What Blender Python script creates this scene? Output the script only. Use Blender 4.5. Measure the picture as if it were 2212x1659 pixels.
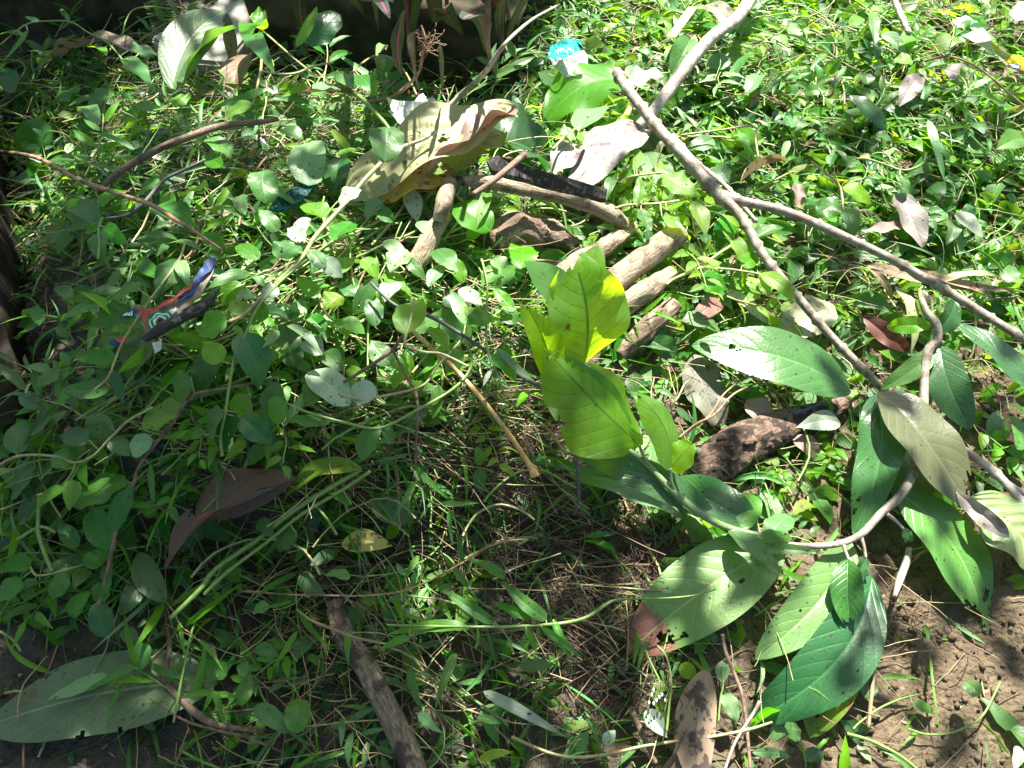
import bpy, bmesh, math, random
from mathutils import Vector, Matrix, noise, Quaternion
S = bpy.context.scene
for o in list(bpy.data.objects): bpy.data.objects.remove(o)
R = math.radians
random.seed(7)
# ---------------------------------------------------------------- camera
CZ, PITCH = 1.0, R(55)
cam = bpy.data.objects.new('camera', bpy.data.cameras.new('camera'))
S.collection.objects.link(cam); S.camera = cam
cam.location = (0, 0, CZ); cam.rotation_euler = (R(90)-PITCH, 0, 0)
cam.data.sensor_width = 36; cam.data.lens = 18/math.tan(R(30)); cam.data.clip_start = .01; cam.data.clip_end = 400
# ---------------------------------------------------------------- sky, sun, exposure
SEL, SAZ = R(56), R(14)
SUN = Vector((math.sin(SAZ)*math.cos(SEL), math.cos(SAZ)*math.cos(SEL), math.sin(SEL)))
w = bpy.data.worlds.new('World'); S.world = w; w.use_nodes = True
nt = w.node_tree; sky = nt.nodes.new('ShaderNodeTexSky'); sky.sky_type = 'NISHITA'; sky.sun_disc = False
sky.sun_elevation = SEL; sky.sun_rotation = SAZ; sky.dust_density = 2; sky.ozone_density = .5
nt.links.new(sky.outputs[0], nt.nodes['Background'].inputs[0]); nt.nodes['Background'].inputs[1].default_value = .05
sl = bpy.data.lights.new('sun', 'SUN'); sl.energy = 5; sl.angle = R(.5); sl.color = (1, .95, .86)
so = bpy.data.objects.new('sun', sl); S.collection.objects.link(so); so.location = SUN*8
so.rotation_euler = SUN.to_track_quat('Z', 'Y').to_euler()
S.view_settings.view_transform = 'Standard'; S.view_settings.look = 'None'
S.view_settings.exposure = 2.1; S.view_settings.gamma = 1
S.render.resolution_x = 1024; S.render.resolution_y = 768
# ---------------------------------------------------------------- photo position -> place on the ground
F = 1106/math.tan(R(30))
FW = Vector((0, math.cos(PITCH), -math.sin(PITCH))); UP = Vector((0, math.sin(PITCH), math.cos(PITCH)))
CAM = Vector((0, 0, CZ))
def project(p):
    q = p-CAM; d = q.dot(FW)
    return 1106+q.x/d*F, 829.5-q.dot(UP)/d*F, d
def lerpgrid(g, u, v):
    x = min(max(u/184.3-.5, 0), 10.999); y = min(max(v/184.3-.5, 0), 7.999)
    i, j = int(x), int(y); a, b = x-i, y-j
    return (g[j][i]*(1-a)+g[j][i+1]*a)*(1-b)+(g[j+1][i]*(1-a)+g[j+1][i+1]*a)*b
WEED = [[.12,.25,.12,.2,.05,.1,.7,.9,1,1,.95,.6],[.8,.9,.8,.8,.55,.3,.8,.9,1,1,1,.8],[.6,.95,.9,.9,.8,.6,.4,.8,1,1,1,1],
        [.1,.6,.9,1,1,.9,.4,.8,.9,.9,.8,.9],[.1,.8,.9,1,.9,.6,.3,.5,.6,.6,.3,.4],[.6,1,.9,.5,.5,.4,.15,.25,.4,.5,.3,.4],
        [.8,1,.5,.5,.5,.35,.06,.12,.3,.3,.12,.08],[.08,.25,.35,.4,.4,.35,.12,.12,.3,.3,.06,.05],[.05,.08,.35,.4,.3,.3,.3,.25,.25,.2,.08,.08]]
STRAW = [[.1,.3,.3,.3,.1,.2,.2,.3,.3,.4,.4,.2],[.4,1,1,.6,.4,.3,.2,.2,.2,.4,.5,.3],[.4,.7,.6,.8,.5,.4,.2,.2,.2,.2,.2,.2],
         [.2,.5,.5,.8,.9,.6,.2,.3,.3,.3,.4,.3],[.2,.4,.4,.5,.8,1,.3,.3,.3,.3,.2,.2],[.2,.3,.5,.9,1,1,.5,.3,.3,.3,.3,.2],
         [.2,.3,.6,.9,1,1,1,.5,.2,.2,.2,.15],[.04,.1,.5,1,.8,.6,.9,.3,.3,.2,.2,.1],[.05,.15,.5,.5,.3,.3,.4,.3,.3,.3,.15,.15]]
LIT = [[.06,.08,.16,.1,.06,.1,.6,.88,.93,.93,.92,.88],[.12,.16,.22,.38,.78,.94,.9,.93,.85,.6,.6,.7],[.03,.14,.25,.55,.9,.95,.95,.96,.85,.72,.66,.75],
       [.02,.1,.38,.88,.95,.95,.97,.96,.95,.93,.9,.88],[.02,.16,.7,.95,.92,.88,.97,.96,.9,.78,.82,.86],[.08,.12,.28,.5,.4,.4,.75,.86,.84,.78,.84,.86],
       [.07,.07,.1,.2,.28,.25,.14,.74,.84,.86,.8,.5],[.03,.04,.06,.15,.28,.3,.18,.6,.76,.66,.8,.8],[.03,.04,.05,.13,.36,.42,.45,.64,.7,.55,.8,.85]]
def gauss(x, y, cx, cy, rx, ry, p=1.0): return math.exp(-((((x-cx)/rx)**2+((y-cy)/ry)**2)**p))
def height(x, y):
    e = min(1, max(0, (y-.42-.02*math.sin(x*9))/.12)); e = e*e*(3-2*e)
    h = .14*e*gauss(x, y, -.27, .80, .46, .42, 1.8)+.05*gauss(x, y, .55, 1.3, .5, .3)+.03*gauss(x, y, .02, .42, .2, .12)
    s = 1/(1+math.exp(max(-60, min(60, (x+.70+.05*math.sin(y*7))*30)))); h -= .07*s*gauss(0, y, 0, .85, 1, .42, 2)
    h += .02*noise.noise(Vector((x*4, y*4, 1.3)))+.008*noise.noise(Vector((x*13, y*13, 5)))
    return h
def crumble(x, y):
    r = abs(x)+abs(y)
    if r > 5: return 0
    a = .5+.5*noise.noise(Vector((x*5, y*5, 9)))
    return (.3+a)*(.010*noise.noise(Vector((x*32, y*32, 2)))+.007*noise.noise(Vector((x*75, y*75, 7))))
def thick(x, y):
    u, v, d = project(Vector((x, y, 0)))
    if d < .1: return .02
    k = lerpgrid(WEED, u, v)
    return .004+.055*k*(.5 if u > 1250 else 1)
def P(u, v, off=0.0, lay=True):
    d = FW*F+Vector((u-1106, 0, 0))+UP*(829.5-v)
    t = CZ/-d.z
    for _ in range(14):
        p = CAM+d*t
        z = height(p.x, p.y)+off+(thick(p.x, p.y) if lay else 0)
        t += ((CZ-z)/-d.z-t)*.8
    return CAM+d*t
def pxm(p): return (p-CAM).dot(FW)/F
# ---------------------------------------------------------------- object helpers
C = bpy.context.collection
def link(o): S.collection.objects.link(o); return o
def tag(o, label=None, cat=None, group=None, kind=None):
    if label: o['label'] = label
    if cat: o['category'] = cat
    if group: o['group'] = group
    if kind: o['kind'] = kind
    return o
def empty(name, loc):
    o = bpy.data.objects.new(name, None); link(o); o.matrix_basis = Matrix.Translation(loc); o.empty_display_size = .02
    return o
class MB:
    def __init__(s): s.v = []; s.f = []; s.uv = []; s.m = []; s.t = []
    def add(s, verts, faces, uvs, mi=0, tint=0.0):
        b = len(s.v); s.v += verts; s.f += [tuple(i+b for i in f) for f in faces]; s.uv += uvs
        s.m += [mi]*len(faces); s.t += [tint]*len(verts)
    def mesh(s, name, mats, smooth=True):
        me = bpy.data.meshes.new(name); me.from_pydata([tuple(p) for p in s.v], [], s.f)
        for m in mats: me.materials.append(m)
        ul = me.uv_layers.new(name='UVMap'); li = [0]*len(me.loops); me.loops.foreach_get('vertex_index', li)
        fl = []
        for i in li: fl += s.uv[i]
        ul.data.foreach_set('uv', fl)
        me.polygons.foreach_set('material_index', s.m); me.polygons.foreach_set('use_smooth', [smooth]*len(s.f))
        a = me.attributes.new('tint', 'FLOAT', 'POINT'); a.data.foreach_set('value', s.t); me.update()
        return me
    def obj(s, name, mats, parent=None, mat=None, smooth=True):
        o = bpy.data.objects.new(name, s.mesh(name, mats if isinstance(mats, list) else [mats], smooth)); link(o)
        if parent: o.parent = parent
        if mat is not None: o.matrix_basis = mat
        return o
# ---------------------------------------------------------------- materials
class N:
    def __init__(s, name):
        s.m = bpy.data.materials.new(name); s.m.use_nodes = True; s.t = s.m.node_tree; s.t.nodes.clear()
        s.out = s.t.nodes.new('ShaderNodeOutputMaterial')
    def n(s, typ, **kw):
        x = s.t.nodes.new('ShaderNode'+typ)
        for k, v in kw.items(): setattr(x, k, v)
        return x
    def l(s, a, b): s.t.links.new(a, b)
    def set(s, inp, v):
        if hasattr(v, 'is_output') or isinstance(v, bpy.types.NodeSocket): s.l(v, inp)
        elif isinstance(v, tuple) and len(v) == 3 and inp.type == 'RGBA': inp.default_value = (*v, 1)
        else: inp.default_value = v
    def math(s, op, a, b=0.0, c=None):
        x = s.n('Math', operation=op); s.set(x.inputs[0], a); s.set(x.inputs[1], b)
        if c is not None: s.set(x.inputs[2], c)
        return x.outputs[0]
    def mix(s, f, a, b, blend='MIX'):
        x = s.n('Mix', data_type='RGBA', blend_type=blend); s.set(x.inputs[0], f); s.set(x.inputs[6], a); s.set(x.inputs[7], b)
        return x.outputs[2]
    def noise(s, sc, det=2, vec=None, rough=.5):
        x = s.n('TexNoise'); x.inputs['Scale'].default_value = sc; x.inputs['Detail'].default_value = det; x.inputs['Roughness'].default_value = rough
        if vec: s.l(vec, x.inputs['Vector'])
        return x.outputs[0]
    def ramp(s, f, lo, hi):
        x = s.n('MapRange'); x.inputs[1].default_value = lo; x.inputs[2].default_value = hi; s.set(x.inputs[0], f); return x.outputs[0]
    def bump(s, h, st, dist=.001):
        x = s.n('Bump'); x.inputs['Strength'].default_value = st; x.inputs['Distance'].default_value = dist; s.l(h, x.inputs['Height']); return x.outputs[0]
MATS = {}
def leafmat(key, top, under=None, vein=None, tr=.35, trcol=None, rough=.42, nv=7, spec=.5, blotch=None, speck=.55, mott=.25, tip=None, midw=.045):
    nv = 5 if nv == 7 else nv
    under = under or tuple(min(1, c*1.25+.02) for c in top); vein = vein or tuple(min(1, c*1.5+.03) for c in top)
    trcol = trcol or (min(1, top[0]*2.4+.03), min(1, top[1]*2.0+.05), top[2]*.6)
    n = N('leaf_'+key)
    uv = n.n('UVMap'); sp = n.n('SeparateXYZ'); n.l(uv.outputs[0], sp.inputs[0])
    s = n.math('ABSOLUTE', n.math('MULTIPLY_ADD', sp.outputs[0], 2.0, -1.0)); t = sp.outputs[1]
    ph = n.math('MULTIPLY', n.math('SUBTRACT', t, n.math('MULTIPLY', n.math('POWER', s, 1.25), 2.2/nv)), float(nv))
    vd = n.math('ABSOLUTE', n.math('SUBTRACT', n.math('FRACT', ph), .5))          # 0 on a vein
    side = n.ramp(vd, .04, .008); mid = n.ramp(s, midw, .012)
    tc = n.n('TexCoord'); obj = tc.outputs['Object']
    fine = n.ramp(n.noise(260, 2, obj), .4, .6)
    vm = n.math('MAXIMUM', n.math('MULTIPLY', side, .55 if nv > 7 else .3), mid)
    at = n.n('Attribute', attribute_name='tint'); oi = n.n('ObjectInfo')
    rnd = n.math('FRACT', n.math('ADD', at.outputs['Fac'], oi.outputs['Random']))
    geo = n.n('NewGeometry')
    col = n.mix(geo.outputs['Backfacing'], top, under)
    nz = n.noise(38, 3, obj)
    col = n.mix(n.math('MULTIPLY', n.ramp(nz, .35, .7), mott), col, tuple(c*.55 for c in top))
    if blotch: col = n.mix(n.ramp(n.noise(blotch[2], 3, obj, .6), blotch[1], blotch[1]+.06), col, blotch[0])
    if tip: col = n.mix(n.ramp(n.math('ADD', t, n.math('MULTIPLY', nz, .2)), tip[1], tip[1]+.03), col, tip[0])
    col = n.mix(n.math('MULTIPLY', vm, .65), col, vein)
    hs = n.n('HueSaturation'); n.l(col, hs.inputs['Color'])
    n.l(n.math('MULTIPLY_ADD', rnd, -.035, .517), hs.inputs['Hue'])
    n.l(n.math('MULTIPLY_ADD', n.math('FRACT', n.math('MULTIPLY', rnd, 7.3)), .5, .72), hs.inputs['Value'])
    n.l(n.math('MULTIPLY_ADD', n.math('FRACT', n.math('MULTIPLY', rnd, 3.7)), .3, .82), hs.inputs['Saturation'])
    col = hs.outputs[0]
    spk = n.ramp(n.noise(190, 2, obj, .6), .69-.05*speck, .71-.05*speck) if speck else None
    if speck: col = n.mix(spk, col, (.018, .014, .01))
    hgt = n.math('ADD', n.math('MULTIPLY', n.math('MAXIMUM', n.ramp(vd, .13, .0), n.ramp(s, .09, .0)), -.5), n.math('MULTIPLY', fine, .2))
    bp = n.bump(hgt, .4, .001 if nv > 7 else .0006)
    pb = n.n('BsdfPrincipled'); n.l(col, pb.inputs['Base Color']); pb.inputs['Roughness'].default_value = rough
    pb.inputs['Specular IOR Level'].default_value = spec; n.l(bp, pb.inputs['Normal'])
    n.l(n.math('MULTIPLY_ADD', nz, .25, rough-.12), pb.inputs['Roughness'])
    tb = n.n('BsdfTranslucent'); tcl = n.mix(n.math('MULTIPLY', vm, 1.3 if tr > .6 else .6), trcol, tuple(c*.25 for c in trcol))
    tcl = n.mix(n.math('MULTIPLY', n.ramp(nz, .35, .65), .6), tcl, tuple(c*.6 for c in trcol))
    if blotch: tcl = n.mix(n.ramp(n.noise(blotch[2], 3, obj, .6), blotch[1], blotch[1]+.06), tcl, tuple(c*.6 for c in blotch[0]))
    if tip: tcl = n.mix(n.ramp(n.math('ADD', t, n.math('MULTIPLY', nz, .2)), tip[1], tip[1]+.03), tcl, tuple(c*.4 for c in tip[0]))
    n.l(tcl, tb.inputs[0]); n.l(bp, tb.inputs['Normal'])
    mx = n.n('MixShader'); mx.inputs[0].default_value = tr
    n.l(pb.outputs[0], mx.inputs[1]); n.l(tb.outputs[0], mx.inputs[2]); n.l(mx.outputs[0], n.out.inputs[0])
    MATS[key] = n.m; return n.m
leafmat('green', (.05, .19, .022), tr=.42, trcol=(.26, .56, .02), rough=.4, spec=.4)
leafmat('bright', (.1, .3, .02), tr=.52, trcol=(.42, .8, .02))
leafmat('lime', (.16, .33, .02), tr=.55, trcol=(.55, .78, .02), rough=.5)
leafmat('grey', (.08, .19, .055), (.15, .27, .085), tr=.36, trcol=(.22, .5, .04), rough=.4, spec=.4)
leafmat('pale', (.17, .33, .12), (.24, .4, .18), tr=.3, trcol=(.3, .5, .18), rough=.4)
leafmat('silvershade', (.1, .17, .08), (.1, .17, .08), vein=(.2, .28, .15), tr=.25, trcol=(.2, .32, .1), rough=.34, nv=9)  # silvery green, its colour lowered to stand in for shade
leafmat('white', (.34, .42, .30), (.36, .44, .32), tr=.3, trcol=(.4, .55, .3), rough=.36)
leafmat('dark', (.022, .11, .02), (.06, .18, .03), tr=.28, trcol=(.06, .3, .02), rough=.33)
leafmat('deep', (.014, .085, .024), (.02, .1, .03), vein=(.05, .16, .05), tr=.14, trcol=(.05, .3, .02), rough=.38, nv=9, speck=.2)  # dark green, deepened to paint in the shade of the leaves above
leafmat('olive', (.13, .2, .04), tr=.35, trcol=(.34, .42, .05), blotch=((.12, .09, .04), .56, 60))
leafmat('shiny', (.042, .13, .03), (.09, .2, .07), tr=.2, rough=.27, nv=9, trcol=(.1, .32, .04), speck=.3)
leafmat('bigpale', (.12, .27, .07), (.12, .27, .07), vein=(.3, .42, .14), tr=.3, rough=.36, nv=10, trcol=(.2, .46, .04), speck=.2, tip=((.25, .12, .08), .86))
leafmat('biggreen', (.10, .25, .06), (.12, .28, .08), vein=(.26, .4, .14), tr=.3, rough=.36, nv=10, trcol=(.2, .5, .04), speck=.2)
leafmat('glow', (.13, .30, .02), (.13, .30, .02), vein=(.06, .2, .01), tr=.66, rough=.42, nv=9, trcol=(.58, .92, .015), speck=.35, mott=.4, blotch=((.26, .2, .03), .67, 45))
leafmat('glowdark', (.06, .2, .02), (.07, .22, .03), vein=(.1, .25, .03), tr=.55, rough=.4, nv=9, trcol=(.22, .55, .02), speck=.1)
leafmat('yellow', (.5, .4, .04), tr=.4, trcol=(.75, .6, .04), blotch=((.12, .07, .03), .57, 70))
leafmat('ygreen', (.22, .36, .05), tr=.45, trcol=(.5, .66, .06), nv=7, blotch=((.28, .14, .03), .64, 42), speck=.2)
leafmat('deadyellow', (.42, .43, .22), (.34, .34, .15), vein=(.7, .66, .42), tr=.3, trcol=(.6, .5, .12), nv=8, rough=.5, blotch=((.2, .14, .07), .62, 40), speck=.5)
leafmat('deadtan', (.32, .24, .14), vein=(.2, .14, .08), tr=.18, trcol=(.4, .25, .1), rough=.6, blotch=((.12, .075, .045), .54, 55))
leafmat('deadgrey', (.25, .225, .2), vein=(.36, .33, .3), tr=.15, trcol=(.3, .25, .2), rough=.5, blotch=((.17, .13, .11), .56, 50))
leafmat('deadbrown', (.17, .105, .08), (.25, .165, .13), vein=(.24, .16, .12), tr=.15, trcol=(.3, .12, .05), rough=.5, nv=9)
leafmat('deadpink', (.3, .2, .16), vein=(.2, .12, .09), tr=.15, trcol=(.3, .14, .08), rough=.6)
leafmat('deadred', (.11, .045, .032), (.2, .1, .07), vein=(.2, .1, .07), tr=.15, trcol=(.4, .08, .03), rough=.45)
leafmat('deadolive', (.2, .2, .13), (.27, .26, .17), vein=(.34, .32, .2), tr=.18, trcol=(.3, .3, .1), rough=.55, nv=8, blotch=((.09, .07, .045), .55, 50))
leafmat('greyolive', (.11, .17, .07), (.11, .17, .07), vein=(.34, .36, .18), tr=.15, trcol=(.14, .2, .04), rough=.5, nv=9, blotch=((.12, .12, .04), .52, 14), speck=.35, mott=.4)
leafmat('brownolive', (.12, .13, .06), (.10, .09, .04), vein=(.2, .2, .1), tr=.2, trcol=(.2, .2, .04), rough=.3, nv=9, speck=.15)
leafmat('mottled', (.3, .22, .15), (.3, .22, .15), vein=(.06, .035, .025), tr=.1, rough=.65, nv=6, blotch=((.075, .05, .035), .49, 38), speck=.8)
leafmat('cordyline', (.01, .04, .022), (.012, .04, .022), vein=(.75, .04, .16), midw=.2, tr=.06, trcol=(.05, .08, .02), rough=.4, nv=1)
leafmat('quilt', (.2, .31, .12), (.2, .31, .12), vein=(.34, .42, .2), tr=.25, trcol=(.34, .48, .12), nv=8, rough=.45, blotch=((.24, .25, .08), .6, 40))
leafmat('grass', (.06, .2, .04), tr=.4, trcol=(.2, .5, .03), nv=1, rough=.4)
def barkmat(key, a, b, c=None, sc=60, rough=.75, bs=.6, stretch=.25, thr=.5):
    n = N('bark_'+key); uv = n.n('TexCoord'); mp = n.n('Mapping'); n.l(uv.outputs['UV'], mp.inputs[0]); mp.inputs['Scale'].default_value = (3.2, .45, 1)
    ob = uv.outputs['Object']
    n1 = n.noise(6, 4, mp.outputs[0], .65); n2 = n.noise(sc, 4, ob, .6)
    col = n.mix(n.ramp(n1, .35, .65), a, b)
    if c: col = n.mix(n.ramp(n2, thr, thr+.08), col, c)
    col = n.mix(n.math('MULTIPLY', n.ramp(n.noise(sc*5, 2, ob), .35, .7), .45), col, tuple(x*.45 for x in a))
    pb = n.n('BsdfPrincipled'); n.l(col, pb.inputs['Base Color']); pb.inputs['Roughness'].default_value = rough
    n.l(n.bump(n.math('ADD', n.math('MULTIPLY', n1, .8), n2), bs, .0035), pb.inputs['Normal']); n.l(pb.outputs[0], n.out.inputs[0])
    MATS[key] = n.m; return n.m
barkmat('cane', (.33, .30, .24), (.22, .19, .15), (.16, .11, .08), 70, .55, .4)
barkmat('canepale', (.45, .42, .36), (.33, .30, .24), (.25, .2, .15), 60, .6, .45)
barkmat('stemgreen', (.14, .26, .05), (.2, .3, .08), None, 50, .5, .2)
barkmat('stempale', (.34, .38, .16), (.28, .3, .13), (.3, .2, .1), 60, .5, .2)
barkmat('stemshoot', (.12, .22, .07), (.2, .26, .12), None, 60, .45, .2)
barkmat('logpale', (.38, .31, .21), (.22, .17, .115), (.14, .1, .065), 60, .8, 1.0, thr=.52)
barkmat('logbrown', (.19, .135, .085), (.09, .06, .04), (.32, .25, .17), 50, .85, 1.0)
barkmat('rotten', (.11, .065, .045), (.24, .16, .11), (.03, .02, .015), 60, .9, 1.0, thr=.47)
barkmat('patchy', (.1, .065, .05), (.36, .28, .18), (.07, .045, .035), 42, .9, 1.0, thr=.5)
barkmat('twigbrown', (.16, .10, .07), (.24, .16, .11), (.1, .06, .04), 60, .75, .5)
barkmat('twigred', (.3, .15, .09), (.42, .25, .15), (.12, .06, .05), 40, .7, .4)
barkmat('twigdark', (.06, .055, .06), (.12, .11, .12), None, 60, .6, .4)
barkmat('twigyellow', (.48, .3, .1), (.4, .24, .09), (.55, .4, .2), 40, .5, .3)
barkmat('straw', (.3, .23, .12), (.2, .14, .075), None, 60, .7, .3)
barkmat('roots', (.2, .13, .08), (.13, .08, .05), None, 60, .8, .3)
barkmat('rootsdark', (.09, .058, .04), (.05, .033, .024), None, 60, .85, .3)
barkmat('char', (.025, .022, .022), (.06, .052, .05), (.2, .18, .17), 110, .8, 1, thr=.53)
barkmat('yellowtube', (.7, .52, .12), (.75, .58, .2), None, 20, .5, .1)
barkmat('bluetwine', (.04, .12, .3), (.05, .18, .4), None, 60, .5, .3)
barkmat('concrete', (.42, .40, .34), (.33, .31, .26), (.1, .09, .07), 22, .85, .5, thr=.62)
def soilmat():
    n = N('soil'); tc = n.n('TexCoord'); ob = tc.outputs['Object']; sp = n.n('SeparateXYZ'); n.l(ob, sp.inputs[0])
    n1 = n.noise(5, 4, ob, .6); n2 = n.noise(55, 5, ob, .65); n3 = n.noise(260, 3, ob, .6)
    wet = n.ramp(n.math('ADD', n.math('SUBTRACT', n.math('MULTIPLY', sp.outputs[0], 1.6), n.math('MULTIPLY', sp.outputs[1], .25)), n1), .2, 1.1)
    col = n.mix(wet, (.022, .018, .013), (.078, .056, .031))
    col = n.mix(n.math('MULTIPLY', n.ramp(n2, .4, .65), .75), col, (.145, .11, .062))
    col = n.mix(n.math('MULTIPLY', n.ramp(n3, .55, .7), .8), col, (.035, .022, .014))
    bare = n.ramp(wet, .55, .2)
    col = n.mix(n.math('MULTIPLY', bare, .65), col, (.042, .033, .027))
    pb = n.n('BsdfPrincipled'); n.l(col, pb.inputs['Base Color']); n.l(n.math('MULTIPLY_ADD', wet, .25, .65), pb.inputs['Roughness'])
    vo = n.n('TexVoronoi'); vo.inputs['Scale'].default_value = 140; n.l(ob, vo.inputs['Vector'])
    n.l(n.bump(n.math('ADD', n.math('ADD', n2, n.math('MULTIPLY', n3, .5)), n.math('MULTIPLY', vo.outputs[0], -.6)), .9, .006), pb.inputs['Normal'])
    n.l(pb.outputs[0], n.out.inputs[0]); MATS['soil'] = n.m
soilmat()
def plain(key, col, rough=.5, tr=0, spec=.5, bs=.3, sc=90, alpha=None, noisecol=None):
    n = N(key); tc = n.n('TexCoord'); nz = n.noise(sc, 3, tc.outputs['Object'])
    c = n.mix(n.ramp(nz, .4, .62), col, noisecol or tuple(x*.75 for x in col))
    pb = n.n('BsdfPrincipled'); n.l(c, pb.inputs['Base Color']); pb.inputs['Roughness'].default_value = rough
    pb.inputs['Specular IOR Level'].default_value = spec; pb.inputs['Transmission Weight'].default_value = tr; pb.inputs['IOR'].default_value = 1.2
    if alpha is not None: pb.inputs['Alpha'].default_value = alpha
    n.l(n.bump(nz, bs, .002), pb.inputs['Normal']); n.l(pb.outputs[0], n.out.inputs[0]); MATS[key] = n.m
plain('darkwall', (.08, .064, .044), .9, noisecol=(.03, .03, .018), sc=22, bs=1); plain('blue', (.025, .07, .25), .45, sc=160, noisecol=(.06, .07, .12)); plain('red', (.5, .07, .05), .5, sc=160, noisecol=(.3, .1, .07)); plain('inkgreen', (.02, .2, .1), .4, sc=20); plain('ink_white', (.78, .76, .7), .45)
plain('card', (.3, .25, .2), .85); plain('teal', (.01, .22, .2), .18, spec=.8, noisecol=(.05, .38, .33), sc=120, bs=1); plain('clearfilm', (.75, .8, .78), .12, spec=.8, alpha=.6, bs=.9, sc=50)
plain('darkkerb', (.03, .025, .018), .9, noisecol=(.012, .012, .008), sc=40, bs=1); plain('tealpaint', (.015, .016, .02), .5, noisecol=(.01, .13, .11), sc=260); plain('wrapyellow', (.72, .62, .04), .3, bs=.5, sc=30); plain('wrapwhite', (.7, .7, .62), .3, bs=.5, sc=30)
plain('tape', (.72, .66, .22), .4); plain('black_ink', (.02, .02, .02), .5); plain('petal', (.75, .7, .78), .5)
# ---------------------------------------------------------------- leaf blades
SHAPES = {'long': (.72, .9), 'ovate': (.5, .85), 'ell': (.62, .66), 'obov': (.85, .5), 'lance': (.6, 1.0), 'round': (.45, .42), 'big': (.62, .72), 'grass': (.4, .9), 'acu': (.7, 1.05)}
def blade(mb, L, W, kind='ovate', nl=8, nw=3, fold=.15, arch=.1, curl=0, twist=0, wave=.02, serr=0, bend=0, bites=(), seed=0, mi=0, tint=0, M=None, pucker=0, nv=9, cut=1.0):
    a, b = SHAPES[kind]; pk = (a/(a+b))**a*(b/(a+b))**b
    rs = random.Random(seed); p1, p2 = rs.uniform(0, 6.28), rs.uniform(0, 6.28)
    V = []; UV = []; rows = nl+1; cols = 2*nw+1
    for i in range(rows):
        t = i/nl*cut; tt = min(max(t, .0005), .9995)
        w = W/2*(tt**a)*((1-tt)**b)/pk
        w = max(w, W*.012)
        # centre line
        ang = (curl*(t-.5)); y = L*t; z = 4*arch*L*t*(1-t)-curl*L*t*t*.35; xo = bend*L*math.sin(math.pi*t)*.5
        tw = twist*t
        for j in range(cols):
            s = (j-nw)/nw; ws = w
            if serr and abs(s) > .99: ws = w*(1+serr*(1 if i % 2 else -1))
            x = s*ws; zz = z+abs(x)*fold*(1 if fold > 0 else 1)+wave*W*abs(s)**1.5*math.sin(t*14+p1+(p2 if s > 0 else 0))
            if pucker:
                ph = (t-2.2/nv*abs(s)**1.25)*nv; zz += pucker*W*abs(math.sin(math.pi*(ph+.5)))*(1-abs(s)**4)*min(1, abs(s)*6)
            ct, st = math.cos(tw), math.sin(tw)
            p = Vector((xo+x*ct-(zz-z)*st, y, z+x*st+(zz-z)*ct))
            V.append(M @ p if M else p); UV.append(((s+1)/2, t))
    Fc = []
    for i in range(nl):
        for j in range(2*nw):
            sc = ((j+.5)-nw)/nw; tc = (i+.5)/nl*cut
            hit = False
            for (bs, bt, br) in bites:
                dx = (sc-bs)*W/2*max(.2, ((tc**a)*((1-tc)**b)/pk)); dy = (tc-bt)*L
                rr = br*W*(1+.35*math.sin(7*math.atan2(dy, dx)+bs*9))
                if dx*dx+dy*dy < rr*rr: hit = True; break
            if not hit: q = i*cols+j; Fc.append((q, q+1, q+cols+1, q+cols))
    mb.add(V, Fc, UV, mi, tint)
def frame(B, T, roll=0, updir=None):
    A = (T-B).normalized(); up = updir or Vector((0, 0, 1))
    Sd = A.cross(up)
    if Sd.length < 1e-4: Sd = Vector((1, 0, 0))
    Sd.normalize(); Nn = Sd.cross(A).normalized()
    if roll: q = Quaternion(A, R(roll)); Sd = q @ Sd; Nn = q @ Nn
    return Matrix(((Sd.x, A.x, Nn.x, B.x), (Sd.y, A.y, Nn.y, B.y), (Sd.z, A.z, Nn.z, B.z), (0, 0, 0, 1)))
LAND = []
def put_leaf(bu, bv, tu, tv, w, kind='ovate', mat='green', h=(.012, .02), roll=None, parent=None, name='leaf', det=1, seed=None, **kw):
    seed = seed if seed is not None else int(bu*7+bv*13+tu)
    rs = random.Random(seed)
    B = P(bu, bv, h[0]); T = P(tu, tv, h[1])
    if roll is None: roll = rs.uniform(-22, 22)
    M = frame(B, T, roll); L = (T-B).length
    mid = (B+T)/2; s = M.col[0].to_3d()
    a = project(mid-s*.01); b = project(mid+s*.01); dx, dy = (tu-bu), (tv-bv); ln = math.hypot(dx, dy) or 1
    per = abs((b[0]-a[0])*dy-(b[1]-a[1])*dx)/ln
    W = min(w/max(per, 3)*.02, w*pxm(mid)*2.2)
    par = dict(fold=rs.uniform(.05, .4), arch=rs.uniform(.02, .12), curl=rs.uniform(-.15, .6), wave=rs.uniform(.015, .07), bend=rs.uniform(-.12, .12), twist=rs.uniform(-.5, .5))
    par.update(kw)
    mb = MB(); nl, nw = ((10, 3), (22, 8), (54, 20))[det-1]
    blade(mb, L, W, kind, nl, nw, seed=seed, **par)
    if parent is not None: M = Matrix.Translation(-parent.matrix_basis.translation) @ M
    o = mb.obj(name, MATS[mat], parent, M)
    return o
def smooth(pts, n=4):
    out = []
    for i in range(len(pts)-1):
        p0 = pts[max(i-1, 0)]; p1 = pts[i]; p2 = pts[i+1]; p3 = pts[min(i+2, len(pts)-1)]
        for k in range(n):
            t = k/n
            out.append(.5*((2*p1)+(p2-p0)*t+(2*p0-5*p1+4*p2-p3)*t*t+(3*p1-p0-3*p2+p3)*t**3))
    out.append(pts[-1]); return out
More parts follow.
